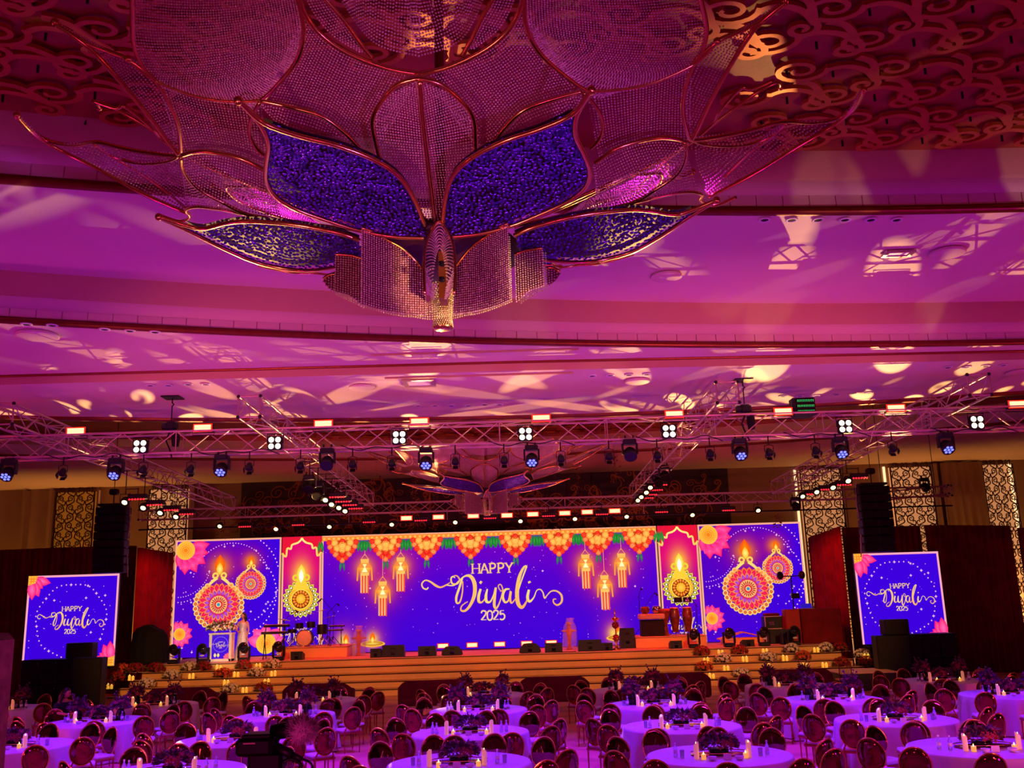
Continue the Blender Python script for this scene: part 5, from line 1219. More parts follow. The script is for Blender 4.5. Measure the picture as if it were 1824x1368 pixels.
# wrapped figures
def figure(px, label, hgt, lean):
    q = PY(px, 1140, YS+1.9); t = thing('wrapped_figure', label, 'statue', (q[0], YS+1.9, ZS))
    MB().lathe([(.0, 0), (.12, 0), (.1, .06), (.06, .1), (.08, hgt*.45), (.13, hgt*.62), (.07, hgt*.72), (.08, hgt*.8), (.0, hgt*.88)], n=14).build('figure_body', M['terracotta'], t, True)
    MB().ell((0, 0, hgt*.62), (.3, .07, .05), 10, 6).lathe([(.0, .0), (.12, .01), (.1, .06), (0, .09)], (0, 0, hgt*.84), 12).build('arms_and_turban', M['beige'], t, True)
    w_ = MB().lathe([(.26, 0), (.27, hgt*.4), (.24, hgt*.75), (.13, hgt*.97), (.16, hgt*1.05)], n=11, sy=.8); v = [(x+lean*z*.1+rng.uniform(-.02, .02), y+rng.uniform(-.02, .02), z) for x, y, z in w_.v]; w_.v = v; w_.build('plastic_wrap', M['plastic'], t, True)
figure(639, 'plastic-wrapped figure standing left of the picture of an oil lamp', 1.05, 0); figure(1014, 'plastic-wrapped dancer figure at the right of the wash lights', 1.1, .5)
# brass lamp
q = PY(1098, 1150, YS+.6); t = thing('standing_oil_lamp', 'slender brass standing oil lamp with two red flower balls', 'lamp', (q[0], YS+.6, ZS))
MB().lathe([(.17, 0), (.16, .03), (.07, .08), (.03, .2), (.05, .3), (.025, .4), (.02, .9), (.05, .95), (.03, 1.0), (.15, 1.1), (.16, 1.13), (.04, 1.15), (.02, 1.25), (.035, 1.32), (.0, 1.5)], n=20).build('brass_column', M['gold'], t, True)
for z in (.42, .88): 
    m_ = MB()
    for i in range(30): a = rng.uniform(0, 6.3); b_ = rng.uniform(-1, 1); m_.ell((.1*cos(a)*sqrt(1-b_*b_), .1*sin(a)*sqrt(1-b_*b_), z+.1*b_), .04, 6, 4)
    m_.build('flower_ball', M['redfl'], t, True)
# lectern with a picture panel, its colours put in as emission
q = PY(394, 1178, YS+.9); YP = YS+.9; lc = thing('lectern', 'white lectern with framed HAPPY Diwali 2025 panel under white flowers', 'lectern', (q[0], YP, ZS))
w_ = PY(413, 1150, YP)[0]-PY(373, 1150, YP)[0]; h_ = 1.02
for s in (-1, 1): MB().bbox((s*(w_/2-.05), 0, h_/2), (.1, .4, h_), .01).build('side_post', M['whiteframe'], lc)
MB().bbox((0, 0, .05), (w_, .4, .1), .01).bbox((0, 0, h_-.03), (w_+.04, .44, .06), .01).build('frame', M['whiteframe'], lc)
MB().box((0, .03, h_/2), (w_-.18, .3, h_-.2)).build('body', M['whiteframe'], lc)
A = Art((0, 0), YP); pw, ph = w_-.2, h_-.2; mb = A.mb; bg(mb, pw, ph, lambda x, y: (70, 10, 215), .1)
for i in range(30): a = 2*pi*i/30; A.disc(pw/2+.27*cos(a), ph/2+.1+.27*sin(a), .012, (220, 190, 255), n=5)
for x in (.12, .24): A.petal(x, .05, pi/2, .16, .1, (255, 200, 60), (255, 255, 180))
for a in (100, 130, 160, 190): A.petal(pw-.02, .02, radians(a), .2, .12, (255, 70, 150), (255, 130, 60))
greeting(A, .11, (pw/2, ph/2+.1)); o = mb.build('picture_panel', M['screen'], lc); o.location = (-pw/2, -.145, .1)
# flowers: blooms and leaves in one mesh pair
def blooms(n, R, zc, r=.045, seed=0, flat=.7, lobes=True):
    g = np.random.default_rng(seed); mb = MB()
    for i in range(n):
        a = g.uniform(0, 2*pi); b_ = g.uniform(-.35, 1); k = sqrt(max(0, 1-b_*b_)); q = Vector((R[0]*k*cos(a), R[1]*k*sin(a), zc+R[2]*b_)); rr = r*g.uniform(.7, 1.25)
        nrm = Vector((q.x/R[0], q.y/R[1], (q.z-zc)/R[2]+.2)).normalized(); e1 = nrm.orthogonal().normalized(); e2 = nrm.cross(e1); t0 = g.uniform(0, 6)
        v = [q+nrm*rr*.1]
        for j in range(5):
            a_ = t0+2*pi*j/5; d_ = e1*cos(a_)+e2*sin(a_); s_ = e1*cos(a_+.5)+e2*sin(a_+.5); s2 = e1*cos(a_-.5)+e2*sin(a_-.5)
            v += [q+s2*rr*.75+nrm*rr*.4, q+d_*rr*1.15+nrm*rr*.5, q+s_*rr*.75+nrm*rr*.4]
        mb.add(v, [(0, 1+3*j, 2+3*j, 3+3*j) for j in range(5)])
        mb.ell(q+nrm*rr*.3, rr*.4, 5, 4)
    return mb
def leaves(n, R, zc, l=.12, w_=.035, seed=0, spike=0):
    g = np.random.default_rng(seed); mb = MB()
    for i in range(n):
        a = g.uniform(0, 2*pi); b_ = g.uniform(-.3, 1); k = sqrt(max(0, 1-b_*b_)); q = Vector((R[0]*k*cos(a)*.7, R[1]*k*sin(a)*.7, zc+R[2]*b_*.7)); d_ = Vector((cos(a)*k, sin(a)*k, b_*.9+.25)).normalized(); s_ = d_.cross(Vector((g.uniform(-1, 1), g.uniform(-1, 1), .6))).normalized(); ll = l*g.uniform(.7, 1.5+spike)
        m_ = q+d_*ll*.5; e = q+d_*ll-Vector((0, 0, ll*.15)); mb.add([q, m_+s_*w_, e, m_-s_*w_, m_+Vector((0, 0, .012))], [(0, 1, 4), (1, 2, 4), (2, 3, 4), (3, 0, 4)])
    return mb
def arrangement(kind):
    t = thing('flower_arrangement', None, None); t['category'] = 'flowers'
    MB().lathe([(.1, 0), (.12, .02), (.1, .05), (.0, .05)], n=12).build('dish', M['vase'], t, True)
    leaves(46, (.32, .16, .1), .07, .16, .03, 1).build('foliage', M['leafG'], t)
    blooms(64, (.27, .16, .18), .13, .055, 2).build('blooms', M[kind], t); return t
aw, ar, ao = arrangement('white'), arrangement('redfl'), arrangement('orangefl')
first = {}
def put_arr(src, x, y, label):
    q = on_steps(x, y); 
    if src.name not in first: first[src.name] = 1; src.location = q; tag(src, label, None, 'flower arrangements on the stage steps')
    else: dup(src, q, rng.uniform(-.5, .5), label, 'flower arrangements on the stage steps')
def stepname(x, y): return 'stage steps, %s' % ('left flight' if x < 700 else 'right flight')
LW = [(306, 1206), (457, 1202), (411, 1227), (261, 1224), (486, 1184), (338, 1184)]; RWt = [(1289, 1176), (1370, 1178), (1321, 1199), (1473, 1163), (1411, 1157), (1537, 1163)]
LR = [(242, 1187), (277, 1197), (207, 1210), (186, 1230), (362, 1197), (434, 1183), (470, 1223)]; RR = [(1250, 1160), (1318, 1160), (1498, 1153), (1500, 1183), (1545, 1180)]
LO = [(397, 1207), (217, 1187)]; RO = [(1255, 1189), (1432, 1177)]
for src, cn, Ls in ((aw, 'white', (LW, RWt)), (ar, 'dark red', (LR, RR)), (ao, 'orange-red', (LO, RO))):
    for sd, L_ in zip(('left', 'right'), Ls):
        for i, (x, y) in enumerate(sorted(L_)): put_arr(src, x, y+4, '%s flower arrangement on the %s stage steps, %s of its colour from left' % (cn, sd, ORD[i]))
# paired candles
cp = thing('pillar_candle', None, None); cp['category'] = 'candle'
MB().lathe([(.045, 0), (.048, .01), (.048, .16), (.04, .17), (.0, .155)], n=14).build('wax', M['candleY'], cp, True); MB().lathe([(0, 0), (.009, .012), (0, .045)], (0, 0, .16), 6).build('flame', M['flame'], cp, True)
CL = [(391, 1186), (342, 1208), (422, 1197), (461, 1185), (488, 1195), (404, 1216), (476, 1215), (437, 1228), (235, 1212), (197, 1224)]
CR = [(1283, 1163), (1362, 1160), (1453, 1157), (1257, 1173), (1326, 1172), (1398, 1177), (1293, 1191), (1366, 1188), (1433, 1186), (1468, 1185), (1267, 1202), (1543, 1174)]
k = 0
for sd, L_ in (('left', CL), ('right', CR)):
    for i, (x, y) in enumerate(sorted(L_)):
        for s in (-1, 1):
            q = on_steps(x+s*3.2, y+5); q = (q[0], q[1]-.09, q[2]); lb = 'lit candle on %s stage steps, %s one of the %s pair from left' % (sd, 'left' if s < 0 else 'right', ORD[i])
            if k == 0: cp.location = q; tag(cp, lb, None, 'paired candles on the stage steps')
            else: c = dup(cp, q, None, lb, 'paired candles on the stage steps'); c.scale = (1, 1, rng.uniform(.8, 1.1))
            k += 1
# petals strewn along the treads of both flights
for cn, mt_, sd, xr_ in (('white', 'white', 'left', (215, 530)), ('red', 'redfl', 'left', (190, 540)), ('white', 'white', 'right', (1240, 1530)), ('red', 'redfl', 'right', (1235, 1550))):
    mb = MB(); g = np.random.default_rng(len(cn)+len(sd))
    for kx_ in range(NR-1):
        y0 = STF+TD*kx_; z = RH*(kx_+1); xa_ = PY(xr_[0], 1200, y0)[0]; xb_ = PY(xr_[1], 1190, y0)[0]; x = xa_+g.uniform(0, 1)
        while x < xb_:
            ln = g.uniform(.7, 1.5)
            for i in range(int(ln*60)):
                px_, py_ = x+g.uniform(0, ln), y0+g.uniform(.0, .12); s = .02; a = g.uniform(0, 3); mb.add([(px_+s*cos(a), py_+s*sin(a), z+.004), (px_-s*sin(a), py_+s*cos(a), z+.012), (px_-s*cos(a), py_-s*sin(a), z+.006), (px_, py_, z+.022)], [(0, 1, 3), (1, 2, 3)])
            x += ln+g.uniform(.5, 1.4)
    o = mb.build('petal_trail', M[mt_]); tag(o, '%s petals strewn in lines along the %s stage steps' % (cn, sd), 'petals', None, 'stuff')
# flowers on the lectern
q = PY(394, 1130, YP); t = thing('lectern_flowers', 'white and red flower garland heaped on top of the white lectern', 'flowers', (q[0], YP, ZS+1.03))
leaves(90, (.55, .2, .2), .12, .2, .04, 4).build('foliage', M['leafG'], t); blooms(70, (.55, .2, .22), .14, .055, 5).build('white_blooms', M['white'], t); blooms(26, (.52, .22, .2), .18, .05, 6).build('red_blooms', M['redfl'], t)
# DJ booth, cases, lamps
YD = YS+1.0
a, b, c = PY(1392, 1085, YD+.6), PY(1426, 1085, YD), PY(1497, 1085, YD)
bt_ = thing('stage_booth', 'red fabric covered booth at the right end of the stage', 'booth', (b[0], YD, ZS)); zt_ = b[2]-ZS
MB().bbox(((c[0]-b[0])/2, .5, zt_/2), (c[0]-b[0], 1.0, zt_), .02).build('front_panel', M['drape'], bt_)
MB().bbox(((a[0]-b[0])/2-.01, .35, zt_/2), (b[0]-a[0], .5, zt_), .02).build('side_panel', M['redcloth'], bt_)
q = PY(1438, 1080, YD+.3); t = thing('laptop', 'thin laptop glowing blue on top of the red booth', 'laptop', (q[0], YD+.3, ZS+zt_)); MB().bbox((0, 0, .012), (.42, .3, .02), .004).build('keyboard_base', M['steel'], t); MB().box((0, .15, .1), (.42, .015, .18), rx=-.2).build('lid', M['blueface'], t)
q = PY(1420, 1080, YD+.8); t = thing('booth_lamp_tree', 'thin T-shaped stand with two dark round lamps behind the booth', 'light stand', (q[0], YD+1.3, ZS))
zz = PY(1415, 1026, YD+1.3)[2]-ZS; MB().cyl((0, 0, 0), (0, 0, zz), .025).cyl((-.42, 0, zz), (.42, 0, zz), .02).build('pole', M['black'], t)
for s in (-1, 1): MB().ell((s*.42, -.02, zz+.03), (.13, .15, .16), 14, 10).build('lamp_head', M['black'], t, True)
MB().bbox((.1, 0, zz-.75), (.3, .25, .2), .03).build('control_box', M['black'], t); MB().lathe([(.25, 0), (.25, .02), (.03, .04)], n=16).build('foot_plate', M['black'], t)
a, b = PY(1366, 1145, YD+.6), PY(1393, 1098, YD+.6); t = thing('flight_case', 'upright dark flight case beside the red booth', 'case', ((a[0]+b[0])/2, YD+.9, ZS)); MB().bbox((0, 0, .5), (b[0]-a[0], .6, 1.0), .02).build('case_body', M['black'], t)
e_ = MB()
for s in (-1, 1): e_.box((s*(b[0]-a[0])/2, -.3, .5), (.03, .03, 1.0))
e_.box((0, -.3, 1.0), (b[0]-a[0], .03, .03)).box((0, -.305, .55), (b[0]-a[0], .02, .03)).build('metal_edge', M['steel'], t); MB().bbox((-.1, -.31, .75), (.2, .02, .12), .01).build('latch', M['chrome'], t); MB().bbox((0, 0, 1.06), (.55, .5, .1), .04).build('folded_cloth', M['drape'], t)
monitor(1392, 1408, 1118, 1146, YD, 'upright black box in front of the flight case', name='equipment_box', cat='case')
q = PY(1325, 1140, YS+2.0); t = thing('folded_roof_prop', 'low brown open cardboard prop box behind the right moving heads', 'box', (q[0], YS+2.2, ZS)); 
for s in (-1, 1): MB().box((s*.48, 0, .32), (.95, .5, .04), ry=s*.25).build('flap', M['step'], t)
MB().bbox((0, 0, .12), (1.6, .5, .24), .01).build('body', M['step'], t)
# covered gear, left
a, b = PY(231, 1182, YS+.9), PY(300, 1112, YS+.9); w_ = b[0]-a[0]; h_ = b[2]-ZS; t = thing('covered_equipment', 'black cloth covering tall equipment left of the screen wall', 'covered equipment', ((a[0]+b[0])/2, YS+1.0, ZS))
G = []; g = np.random.default_rng(3)
for z, k_ in ((0.02, 1.0), (.25, .99), (.55, .95), (.78, .9), (.92, .7), (1.0, .35), (1.01, .02)):
    G.append([(w_/2*k_*(cos(a_)*(1+.05*sin(a_*9+z*3)))*(1 if abs(cos(a_)) < .8 else 1.02), .45*k_*sin(a_)*(1+.06*sin(a_*11)), h_*z*(1 if cos(a_) < .2 else 1-.12*(cos(a_)-.2))) for a_ in np.linspace(0, 2*pi, 49)])
MB().grid(G).build('cloth_cover', M['blackcloth'], t, True); MB().box((0, 0, .03), (w_*.8, .6, .06)).build('wheel_dolly', M['black'], t)
# subwoofer stacks
def stack(px0, px1, py0, Y, n, label0, side):
    a, b = PY(px0, py0, Y), PY(px1, py0, Y); w_ = (b[0]-a[0])/n; h_ = a[2]
    t = thing('subwoofer_stack', 'black subwoofer wall on the floor under the %s side screen' % label0, 'speaker', (a[0], Y, 0))
    for i in range(n):
        for j in range(2):
            c = MB().bbox((w_*(i+.5), .4, h_*(j+.5)/2), (w_-.015, .8, h_/2-.015), .02).build('subwoofer', M['black'], t); MB().box((w_*(i+.5), -.005, h_*(j+.5)/2), (w_-.1, .02, h_/2-.12)).build('grille', M['blackcloth'], c)
            MB().ell((w_*(i+.9), -.02, h_*(j+.85)/2), .018, 6, 4).build('caster_bolt', M['steel'], c, True)
    return a, b, h_
a, b, h_ = stack(38, 170, 1176, 33.0, 4, 'left', 1); a2, b2, h2 = stack(1610, 1705, 1130, 33.0, 3, 'right', -1)
def lspk(px0, px1, py1, Y, z0, h_, label):
    q0, q1 = PY(px0, 1150, Y), PY(px1, 1150, Y); t = thing('loudspeaker', label, 'speaker', ((q0[0]+q1[0])/2, Y, z0)); w_ = q1[0]-q0[0]
    MB().bbox((0, .25, h_/2), (w_, .5, h_), .03).build('cabinet', M['black'], t); MB().box((0, -.01, h_/2), (w_-.1, .02, h_-.1)).build('grille', M['blackcloth'], t)
lspk(130, 183, 0, 32.2, 0, PY(150, 1172, 32.2)[2], 'tall black cabinet with a side handle at the right end of the left subwoofers')
lspk(117, 164, 0, 33.1, h_+.0, .5, 'black loudspeaker on top of the left subwoofer wall')
lspk(1562, 1622, 0, 32.2, 0, PY(1590, 1132, 32.2)[2], 'tall black cabinet in front of the right subwoofer wall')
lspk(1580, 1624, 0, 32.35, PY(1590, 1132, 32.2)[2], .5, 'black loudspeaker on top of the right tall cabinet')
a, b = PY(1490, 1190, 31.5), PY(1592, 1190, 31.5); t = thing('stage_box', 'black low stage platform at the foot of the right steps', 'platform', ((a[0]+b[0])/2, 32.0, 0)); MB().bbox((0, 0, .27), (b[0]-a[0], 1.6, .5), .01).build('skirt', M['black'], t); MB().bbox((0, 0, .54), (b[0]-a[0]+.04, 1.64, .04), .01).build('top_board', M['carpet'], t)
for s in (-.5, .3): MB().bbox((s, -.81, .4), (.14, .02, .03), .005).build('latch', M['dark'], t)
for i, (x0, x1, y_) in enumerate(((700, 768, 1174), (985, 1026, 1163), (672, 676, 1178))):
    P_ = [PY(x0+(x1-x0)*k/5, y_+[0, 5, 7, 3, -2, -6][k], YS+.05) for k in range(6)]; P_ = [(p[0], YS+.02+.05*(k % 2)+.12, ZS+.012) for k, p in enumerate(P_)]
    o = MB().tube(catmull(P_, 4), .012, 5).build('stage_cable', M['black']); tag(o, 'thin black cable lying on the stage front edge, %s one' % ['left', 'right', 'far left'][i], 'cable')
# gold confetti streamers hanging near the rear wall
for i, (px, py0, py1) in enumerate(((670, 845, 940), (740, 850, 945), (772, 868, 945), (1028, 820, 900), (990, 880, 945), (1095, 810, 860), (735, 870, 950), (966, 880, 940), (400, 930, 960), (1385, 915, 940))):
    g = np.random.default_rng(i); mb = MB(); a, b = PY(px, py0, 38.2), PY(px, py1, 38.2)
    for k in range(46): z = a[2]+(b[2]-a[2])*k/46; x = a[0]+.12*sin(k*.7)+g.uniform(-.12, .12); mb.box((x, 38.2+g.uniform(-.1, .1), z), (.09, .012, .03), rz=g.uniform(0, 3), ry=g.uniform(-1, 1))
    mb.cyl((a[0], 38.2, b[2]), (a[0], 38.2, 9.88), .004, n=4); o = mb.build('tinsel_streamer', M['muralgold']); tag(o, 'glittering gold tinsel streamer hanging above the screen wall, %s of ten' % ORD[i], 'streamer', 'gold tinsel streamers')
# ================================================================ tables, chairs and what stands on them
CX = [-13.25, -9.3, -5.2, -.95, 2.9, 6.8, 10.75]; TH = .76; TR = 1.06
ROWS = [(25.5, [0, 1, 2, 3, 4, 5, 6], 'farthest row'), (22.0, [1, 2, 3, 4, 5, 6], 'third row'), (18.35, [1, 2, 3, 4, 5], 'second row'), (15.0, [2, 3, 4, 5], 'nearest row')]
SH = {(25.5, 1): -.2, (25.5, 2): -.3, (25.5, 3): -.25, (22.0, 2): .1}
def seated(n): return ['leftmost', 'second', 'third', 'fourth', 'fifth', 'sixth', 'seventh'][n]
# chair: mirror oval back, white seat, slim legs; local +Y is the direction the sitter faces
def build_chair():
    t = thing('dining_chair', None, None); t['category'] = 'chair'
    MB().bbox((0, 0, .455), (.43, .42, .06), .02).build('seat', M['seat'], t)
    MB().bbox((0, 0, .405), (.44, .43, .04), .01).build('seat_frame', M['rosedark'], t)
    prof = []; n = 30; lean = .10
    # oval plate, slightly dished and leaning back
    v = []; f = []
    for s, dy in ((.0, -.012), (.5, -.02), (.9, -.014), (1.0, 0), (.9, .014), (.5, .012), (0, .012)):
        for k in range(n):
            a = 2*pi*k/n; x, z = .205*s*cos(a), .235*s*sin(a); v.append((x, -.235-.06*(z+.235)/.47+dy+.05*(x/.2)**2, .71+z))
    m_ = 7
    for i in range(m_-1):
        for k in range(n): f.append((i*n+k, i*n+(k+1) % n, (i+1)*n+(k+1) % n, (i+1)*n+k))
    MB().add(v, f).build('backrest', M['rose'], t, True)
    fr = [(.21*cos(a), -.235-.06*(.24*sin(a)+.235)/.47+.05*cos(a)**2, .71+.24*sin(a)) for a in np.linspace(0, 2*pi, 31)[:-1]]
    MB().tube(fr, .012, 6, True).build('back_frame', M['gold'], t, True)
    for s in (-1, 1):
        MB().tube([(s*.17, -.21, .0), (s*.18, -.2, .42), (s*.15, -.225, .5), (s*.125, -.24, .55)], [.011, .017, .016, .014], 6).build('leg', M['rosedark'], t, True)
        MB().tube([(s*.19, .2, .0), (s*.185, .185, .42)], [.011, .017], 6).build('leg', M['rosedark'], t, True)
    return t
chair0 = build_chair(); nch = [0]
AZN = ['left of centre on the camera side', 'on the left towards the camera', 'at the far left', 'on the left towards the stage', 'left of centre on the stage side', 'right of centre on the stage side', 'on the right towards the stage', 'at the far right', 'on the right towards the camera', 'right of centre on the camera side']
AZS = ['near-left', 'lower-left', 'left', 'upper-left', 'far-left', 'far-right', 'upper-right', 'right', 'lower-right', 'near-right']
def tname(ci, row): 
    k = row[1].index(ci); return '%s table in the %s' % (seated(k)+(' from left' if k else ''), row[2])
# cloth: flat top, folded skirt to the floor
def cloth_mesh(seed):
    g = np.random.default_rng(seed); n = 120; G = []; ph = g.uniform(0, 6); kf = int(g.integers(13, 18))
    for r_, z, amp in ((0.0, TH+.012, 0), (.4, TH+.012, 0), (TR-.03, TH+.012, 0), (TR, TH+.006, 0), (TR+.012, TH-.02, .0), (TR+.02, TH-.15, .012), (TR+.045, TH-.4, .035), (TR+.08, .02, .06)):
        G.append([((r_+amp*(sin(kf*a+ph)+.5*sin((kf*2-5)*a+1.7*ph)))*cos(a), (r_+amp*(sin(kf*a+ph)+.5*sin((kf*2-5)*a+1.7*ph)))*sin(a), z) for a in np.linspace(0, 2*pi, n+1)])
    return MB().grid(G).mesh('tablecloth', M['cloth'], True)
CM = [cloth_mesh(i) for i in range(3)]
tp = MB().lathe([(0, TH-.04), (TR-.03, TH-.04), (TR-.02, TH-.03), (TR-.02, TH-.004), (0, TH)], n=40).mesh('tabletop', M['step'], True); lg = MB().cyl((0, 0, 0), (0, 0, TH-.04), .025, n=8).mesh('leg', M['black'])
# centrepiece pieces
def flora(name, tall, seed, kind='bloom'):
    t = thing(name, None, None); t['category'] = 'flowers'; h = .24 if tall else .07
    MB().lathe([(.06, 0), (.09, .02), (.1, .5*h), (.07, .9*h), (.085, h), (.0, h*.98)] if tall else [(.13, 0), (.15, .03), (.14, h), (0, h*.98)], n=14).build('vase', M['vase'], t, True)
    R = (.17, .15, .16) if tall else (.3, .17, .13); 
    leaves(170, R, h+.05, .08, .024, seed, .6).build('foliage', M['leaf'], t); blooms(60, R, h+.05, .036, seed+1).build('blooms', M[kind], t)
    if tall:
        s = MB(); g = np.random.default_rng(seed+9)
        for i in range(7): a = g.uniform(0, 6.3); e = (.15*cos(a), .14*sin(a), h+.24+g.uniform(0, .12)); s.tube([(0, 0, h), (e[0]*.5, e[1]*.5, h+.2), e], .004, 4); s.ell(e, .022, 5, 4); s.ell((e[0]*.8, e[1]*.8, e[2]-.07), .018, 5, 4)
        s.build('sprigs', M['leaf'], t)
    return t
fA, fB, fC = flora('flower_vase', True, 20), flora('flower_bowl', False, 30), flora('flower_vase', True, 40, 'bloom')
fD = flora('flower_bowl', False, 50)
tr = thing('mirror_tray', None, None); tr['category'] = 'tray'
MB().lathe([(0, .0), (.42, .0), (.42, .02), (0, .02)], n=36, sy=.5).build('tray_base', M['rose'], tr); MB().tube([(.42*cos(a), .21*sin(a), .045) for a in np.linspace(0, 2*pi, 41)[:-1]], .008, 5, True).build('rail', M['gold'], tr, True)
def small(name, cat): t = thing(name, None, None); t['category'] = cat; return t
ca = small('pillar_candle', 'candle'); g_ = MB().lathe([(.036, 0), (.038, .01), (.038, .2), (.034, .215), (.0, .2)], n=14); g_.v = [(x, y, z+(.03*x/.038 if z > .19 else 0)) for x, y, z in g_.v]; g_.build('wax', M['candle'], ca, True); MB().lathe([(0, 0), (.008, .01), (0, .035)], (0, 0, .205), 6).build('flame', M['flame'], ca, True)
tl = small('votive_candle', 'candle'); MB().lathe([(.034, 0), (.036, .01), (.036, .07), (.03, .07), (.0, .055)], n=12).build('cup', M['candleY'], tl, True); MB().lathe([(0, 0), (.012, .015), (0, .05)], (0, 0, .06), 6).build('flame', M['flame'], tl, True)
bo = small('water_bottle', 'bottle'); MB().lathe([(.026, 0), (.03, .01), (.03, .12), (.012, .165), (.012, .18), (0, .18)], n=12).build('bottle', M['glass'], bo, True); MB().lathe([(.014, .178), (.014, .2), (0, .2)], n=10).build('cap', M['card'], bo, True); MB().lathe([(.031, .05), (.031, .1)], n=12).build('label_band', M['card'], bo, True)
gl = small('drinking_glass', 'glass'); MB().lathe([(.0, .004), (.03, 0), (.036, .11), (.033, .11), (.027, .01), (0, .01)], n=14).build('tumbler', M['glass'], gl, True)
gl2 = None
bw = small('white_bowl', 'bowl'); MB().lathe([(.03, 0), (.055, .02), (.065, .055), (.06, .055), (.045, .02), (0, .014)], n=16).build('dish', M['card'], bw, True)
cdm = MB(); cdm.add([(-.055, .02, 0), (.055, .02, 0), (.055, 0, .08), (-.055, 0, .08), (-.055, -.02, 0), (.055, -.02, 0), (.055, -.003, .08), (-.055, -.003, .08)], [(0, 1, 2, 3), (5, 4, 7, 6), (3, 2, 6, 7), (0, 3, 7, 4), (1, 5, 6, 2)])
cdmesh = cdm.mesh('table_card', M['card'])
used = {}
def put(src, loc, rz, label, group):
    if src.name not in used:
        used[src.name] = 1; src.location = loc; src.rotation_euler = (0, 0, rz); tag(src, label, None, group); return src
    return dup(src, loc, rz, label, group)
vis = lambda p: True
def pix(P):
    q = np.array(P)-_C; z = q @ _F; return 912+FPX*(q @ _R)/z, 684-FPX*(q @ _U)/z
seq = 0
for row in ROWS:
    yr, cols, rn = row
    for ci in cols:
        X = CX[ci]; Y = yr+SH.get((yr, ci), 0); tn = tname(ci, row); seq += 1
        t = thing('round_table', 'round banquet table hidden under its cloth, the '+tn, 'table', (X, Y, 0)); link('tabletop', tp, t)
        for k in range(4): link('leg', lg, t, (.6*cos(pi/4+k*pi/2), .6*sin(pi/4+k*pi/2), 0))
        c = link('tablecloth', CM[seq % 3], None, (X, Y, 0), (0, 0, seq*.7)); tag(c, 'pale satin floor-length cloth draped on the '+tn, 'tablecloth', None)
        ph = [0, .18, -.12, .1, -.2][seq % 5]
        for k in range(10):
            # azimuth measured from the camera side, clockwise seen from above: k=0 near left
            a = -pi/2-(pi/10)-k*pi/5+ph; R_ = 1.48+rng.uniform(-.03, .05); x, y = X+R_*cos(a), Y+R_*sin(a); px, py = pix((x, y, .8))
            if px < -25 or px > 1850 or py > 1400: continue
            ft = atan2(Y-y, X-x)
            if k in (3, 4, 5, 6): d_ = (ft+pi/2+pi) % (2*pi)-pi; fa_ = -pi/2+d_*.45
            else: d_ = (ft-pi/2+pi) % (2*pi)-pi; fa_ = pi/2+d_*.35
            fa_ += -pi/2+rng.uniform(-.12, .12)
            put(chair0, (x, y, 0), fa_, 'rose-gold oval-back chair, %s seat, %s' % (AZS[k], tn), 'oval-back chairs around the tables'); nch[0] += 1
        z = TH+.014; small_row = yr > 24
        put(tr, (X, Y, z), 0, 'oval mirror tray under the flowers of the '+tn, 'mirror trays')
        zt_ = z+.022; fl_ = lambda sx: 'burgundy flowers, %s, on the %s' % (sx, tn)
        if yr > 20:
            put(fA, (X-.47, Y+.03, z), seq*1.3, fl_('tall left vase'), 'centrepiece flowers'); put(fC, (X+.47, Y+.03, z), seq*2.1, fl_('tall right vase'), 'centrepiece flowers')
            put(fB, (X, Y, zt_), seq*.9 % .6, fl_('low middle bowl'), 'centrepiece flowers')
        else:
            put(fD, (X, Y+.02, zt_), seq*.37 % .5-.2, fl_('one low bowl'), 'centrepiece flowers')
        j = lambda s=.02: rng.uniform(-s, s)
        for s, n_ in ((-1, 'left'), (1, 'right')):
            put(ca, (X+s*(.4+j(.03)), Y-.3+j(), z), j(3), 'ivory pillar candle, %s one on the %s' % (n_, tn), 'pillar candles on tables')
            put(tl, (X+s*(.3+j(.03)), Y-.36+j(), z), 0, 'small lit votive, %s one on the %s' % (n_, tn), 'votives on tables')
            for kk, (dx, dy) in enumerate(((.58, -.2), (.67, -.12))):
                put(bo if (seq+kk) % 3 else gl, (X+s*dx+j(), Y+dy+j(), z), 0, 'clear vessel, %s %s one, %s' % ('inner' if kk == 0 else 'outer', n_, tn), 'glasses and bottles on tables')
            if not small_row: put(bw, (X+s*.2+j(), Y-.5+j(), z), 0, 'small white bowl, %s one on the %s' % (n_, tn), 'white bowls on tables')
        o = link('table_card', cdmesh, None, (X+j(.04), Y-.46, z), (0, 0, j(.2))); tag(o, 'white tent card before the flowers of the '+tn, 'card', 'tent cards on tables')
print('chairs', nch[0])
# loveseats with their backs to us... dark velvet, on thin legs
so = thing('loveseat', None, None); so['category'] = 'sofa'
v = []; n = 24
MB().bbox((0, .1, .36), (1.9, .66, .2), .05).build('seat', M['sofa'], so)
G = []
for z, k_ in ((.26, 0), (.3, 1), (.8, 1), (.9, .96), (.94, .86)):
    rowp = []
    for i in range(33):
        a = pi+ (pi)*i/32; x = 1.03*np.sign(cos(a))*abs(cos(a))**.35*(.97 if k_ == 0 else 1); y = -.36*abs(sin(a))**.5*1.0+.28; rowp.append((x*(1 if k_ > .9 or k_ == 0 else .96), y, z-(.16*max(0, (abs(x)-.72)/.3)**2 if z > .7 else 0)))
    G.append(rowp)
G2 = [[(p[0]*.9, p[1]+.1*(1 if abs(p[0]) < .8 else 0), p[2]) for p in r_] for r_ in G[::-1]]
MB().grid(G+G2).build('backrest', M['sofa'], so, True)
for s in (-1, 1):
    for y in (-.02, .3): MB().cyl((s*.78, y, .28), (s*.82, y*1.2-.02, 0), .022, .012, 8).build('leg', M['rosedark'], so)
